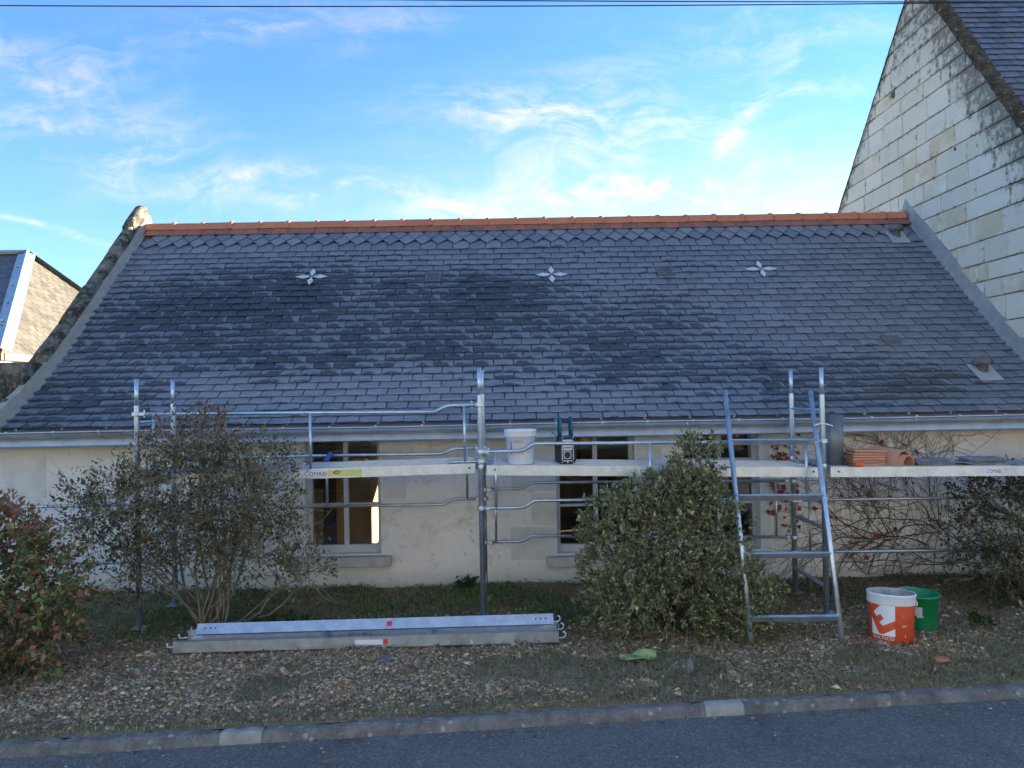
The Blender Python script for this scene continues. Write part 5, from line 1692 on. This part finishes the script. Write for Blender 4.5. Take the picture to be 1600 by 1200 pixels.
def blades(X, Y, L, W, cols, wts, lean=.5, name='grass', label=''):
    n = len(X); z = gz_arr(X, Y); b = np.stack([X, Y, z - .003], 1)
    a = rng.random(n) * 2 * math.pi; dx = np.stack([np.cos(a), np.sin(a), np.zeros(n)], 1); s = np.stack([-np.sin(a), np.cos(a), np.zeros(n)], 1)
    L = L * rng.uniform(.5, 1.4, n); ln = lean * rng.uniform(.3, 1.5, n)
    upv = np.array([0, 0, 1.0]); w = (W * rng.uniform(.7, 1.3, n))[:, None]
    mid = b + (upv * .6 + dx * (ln * .35)[:, None]) * L[:, None]; tip = b + (upv * (1 - np.clip(ln, 0, 1) * .55)[:, None] + dx * ln[:, None]) * L[:, None]
    V = np.stack([b - s * w * .5, b + s * w * .5, mid + s * w * .4, mid - s * w * .4, tip], 1).reshape(-1, 3)
    k = np.arange(n)[:, None] * 5
    F = np.concatenate([k + np.array([[0, 1, 2]]), k + np.array([[0, 2, 3]]), k + np.array([[3, 2, 4]])], 0)
    c = np.repeat(pal(n, cols, wts), 5, 0)
    return kind(link(name, npmesh(name, V, F, 'grass_blade', c)), 'stuff', label)


def scatter(n, x0, x1, f):
    X = rng.uniform(x0, x1, n); u = rng.random(n); Y = kerb_back(X) + .01 + u * (7.93 - kerb_back(X) - .01)
    p = np.array([f(x, y, y - kerb_back(x)) for x, y in zip(X, Y)]); k = rng.random(n) < p; return X[k], Y[k]


def f_kerb(x, y, t):
    b = math.exp(-(t / (.22 + (.22 if x > .6 else 0))) ** 2) * (.75 + .4 * gnoise(x, y, 2, 13))
    bare = 1 if dens(x, y) < .32 + (.2 if x > 1 else 0) else 0
    g = (.22 + .95 * max(0, gnoise(x, y, 1.1, 40) + (.30 if x > .8 else -.08)) + .35 * bare) * (1 if y < 6.5 else .5)
    return max(0, min(1, b + g))
X, Y = scatter(150000, -4.6, 5.4, f_kerb)
blades(X, Y, .032, .0042, [(.29, .31, .095), (.36, .34, .125), (.50, .42, .23), (.20, .26, .075), (.42, .31, .18)], [3, 3, 2.6, 2, 1.5], .95, 'grass', 'short yellowish grass along the kerb and among the gravel')
X, Y = scatter(110000, -4.8, 5.4, lambda x, y, t: max(0, min(1, (y - 6.3) / .35)) * max(0, min(.95, .55 + 1.1 * gnoise(x, y, 1.4, 60) - (.42 if x > 2.6 else 0))))
blades(X, Y, .055, .0058, [(.11, .24, .06), (.16, .31, .08), (.22, .26, .10), (.085, .15, .05)], [3, 3, 1.6, 2], .7, 'wall_grass', 'dark green weeds and grass along the foot of the wall')
X, Y = scatter(16000, -4.6, 5.4, lambda x, y, t: .5 if t < 2.2 else .2)
blades(X, Y, .07, .0032, [(.42, .34, .22), (.32, .25, .15), (.50, .44, .31)], [3, 3, 1], 1.9, 'straw', 'dry straw lying over the gravel')
# leaf litter
X, Y = scatter(46000, -4.7, 5.4, lambda x, y, t: (.9 if (y > 7.1 and x > 2.6) else (.4 if y > 6.3 else .42)))
n = len(X); C = np.stack([X, Y, gz_arr(X, Y) + .012 + .02 * rng.random(n)], 1)
nl = 240; C[:nl, 1] = kerb_back(C[:nl, 0]) - .12 - rng.gamma(1.0, .10, nl); C[:nl, 2] = -.040
d, s, nn = rot_frames(n); d[:, 2] *= .35; d /= np.linalg.norm(d, axis=1, keepdims=True); r = rng.normal(size=(n, 3)) * .35 + np.array([0, 0, 1.0]); s = np.cross(d, r); s /= np.linalg.norm(s, axis=1, keepdims=True); nn = np.cross(s, d)
V, F, c = leaf_cards(C, d, s, nn, rng.uniform(.014, .05, n), rng.uniform(.009, .028, n), pal(n, [(.28, .185, .11), (.18, .125, .08), (.36, .155, .09), (.42, .31, .19), (.15, .125, .095)], [3, 3, 1.6, 1, 2]))
kind(link('leaf_litter', npmesh('leaf_litter', V, F, 'leaf', c)), 'stuff', 'brown fallen leaves scattered under shrubs and wall')
# small weeds by the wall
for k, (wx, wy, lab) in enumerate(((-.42, 7.82, 'small green weed at the wall foot left of the middle post'), (-2.0, 6.72, 'bright green weed clump beside the twiggy shrub base'), (3.9, 6.35, 'small green weed in the grass beside the green bucket'))):
    P = np.tile(np.array([[wx, wy, ground_z(wx, wy) + .01]]), (14, 1)) + rng.normal(size=(14, 3)) * np.array([.05 if k != 1 else .14, .04, .004]); O = rng.normal(size=(14, 3)) * .6 + np.array([0, 0, 1.0]); O /= np.linalg.norm(O, axis=1, keepdims=True)
    V, F, c = sprigs(P, O, 9, .09, .05, .02, [(.05, .12, .025), (.04, .09, .02)], [1, 1])
    o = thing('weed', (wx, wy, 0), lab, 'weed', 'weeds'); link('leaves', npmesh('leaves', V, F, 'leaf', c), o)
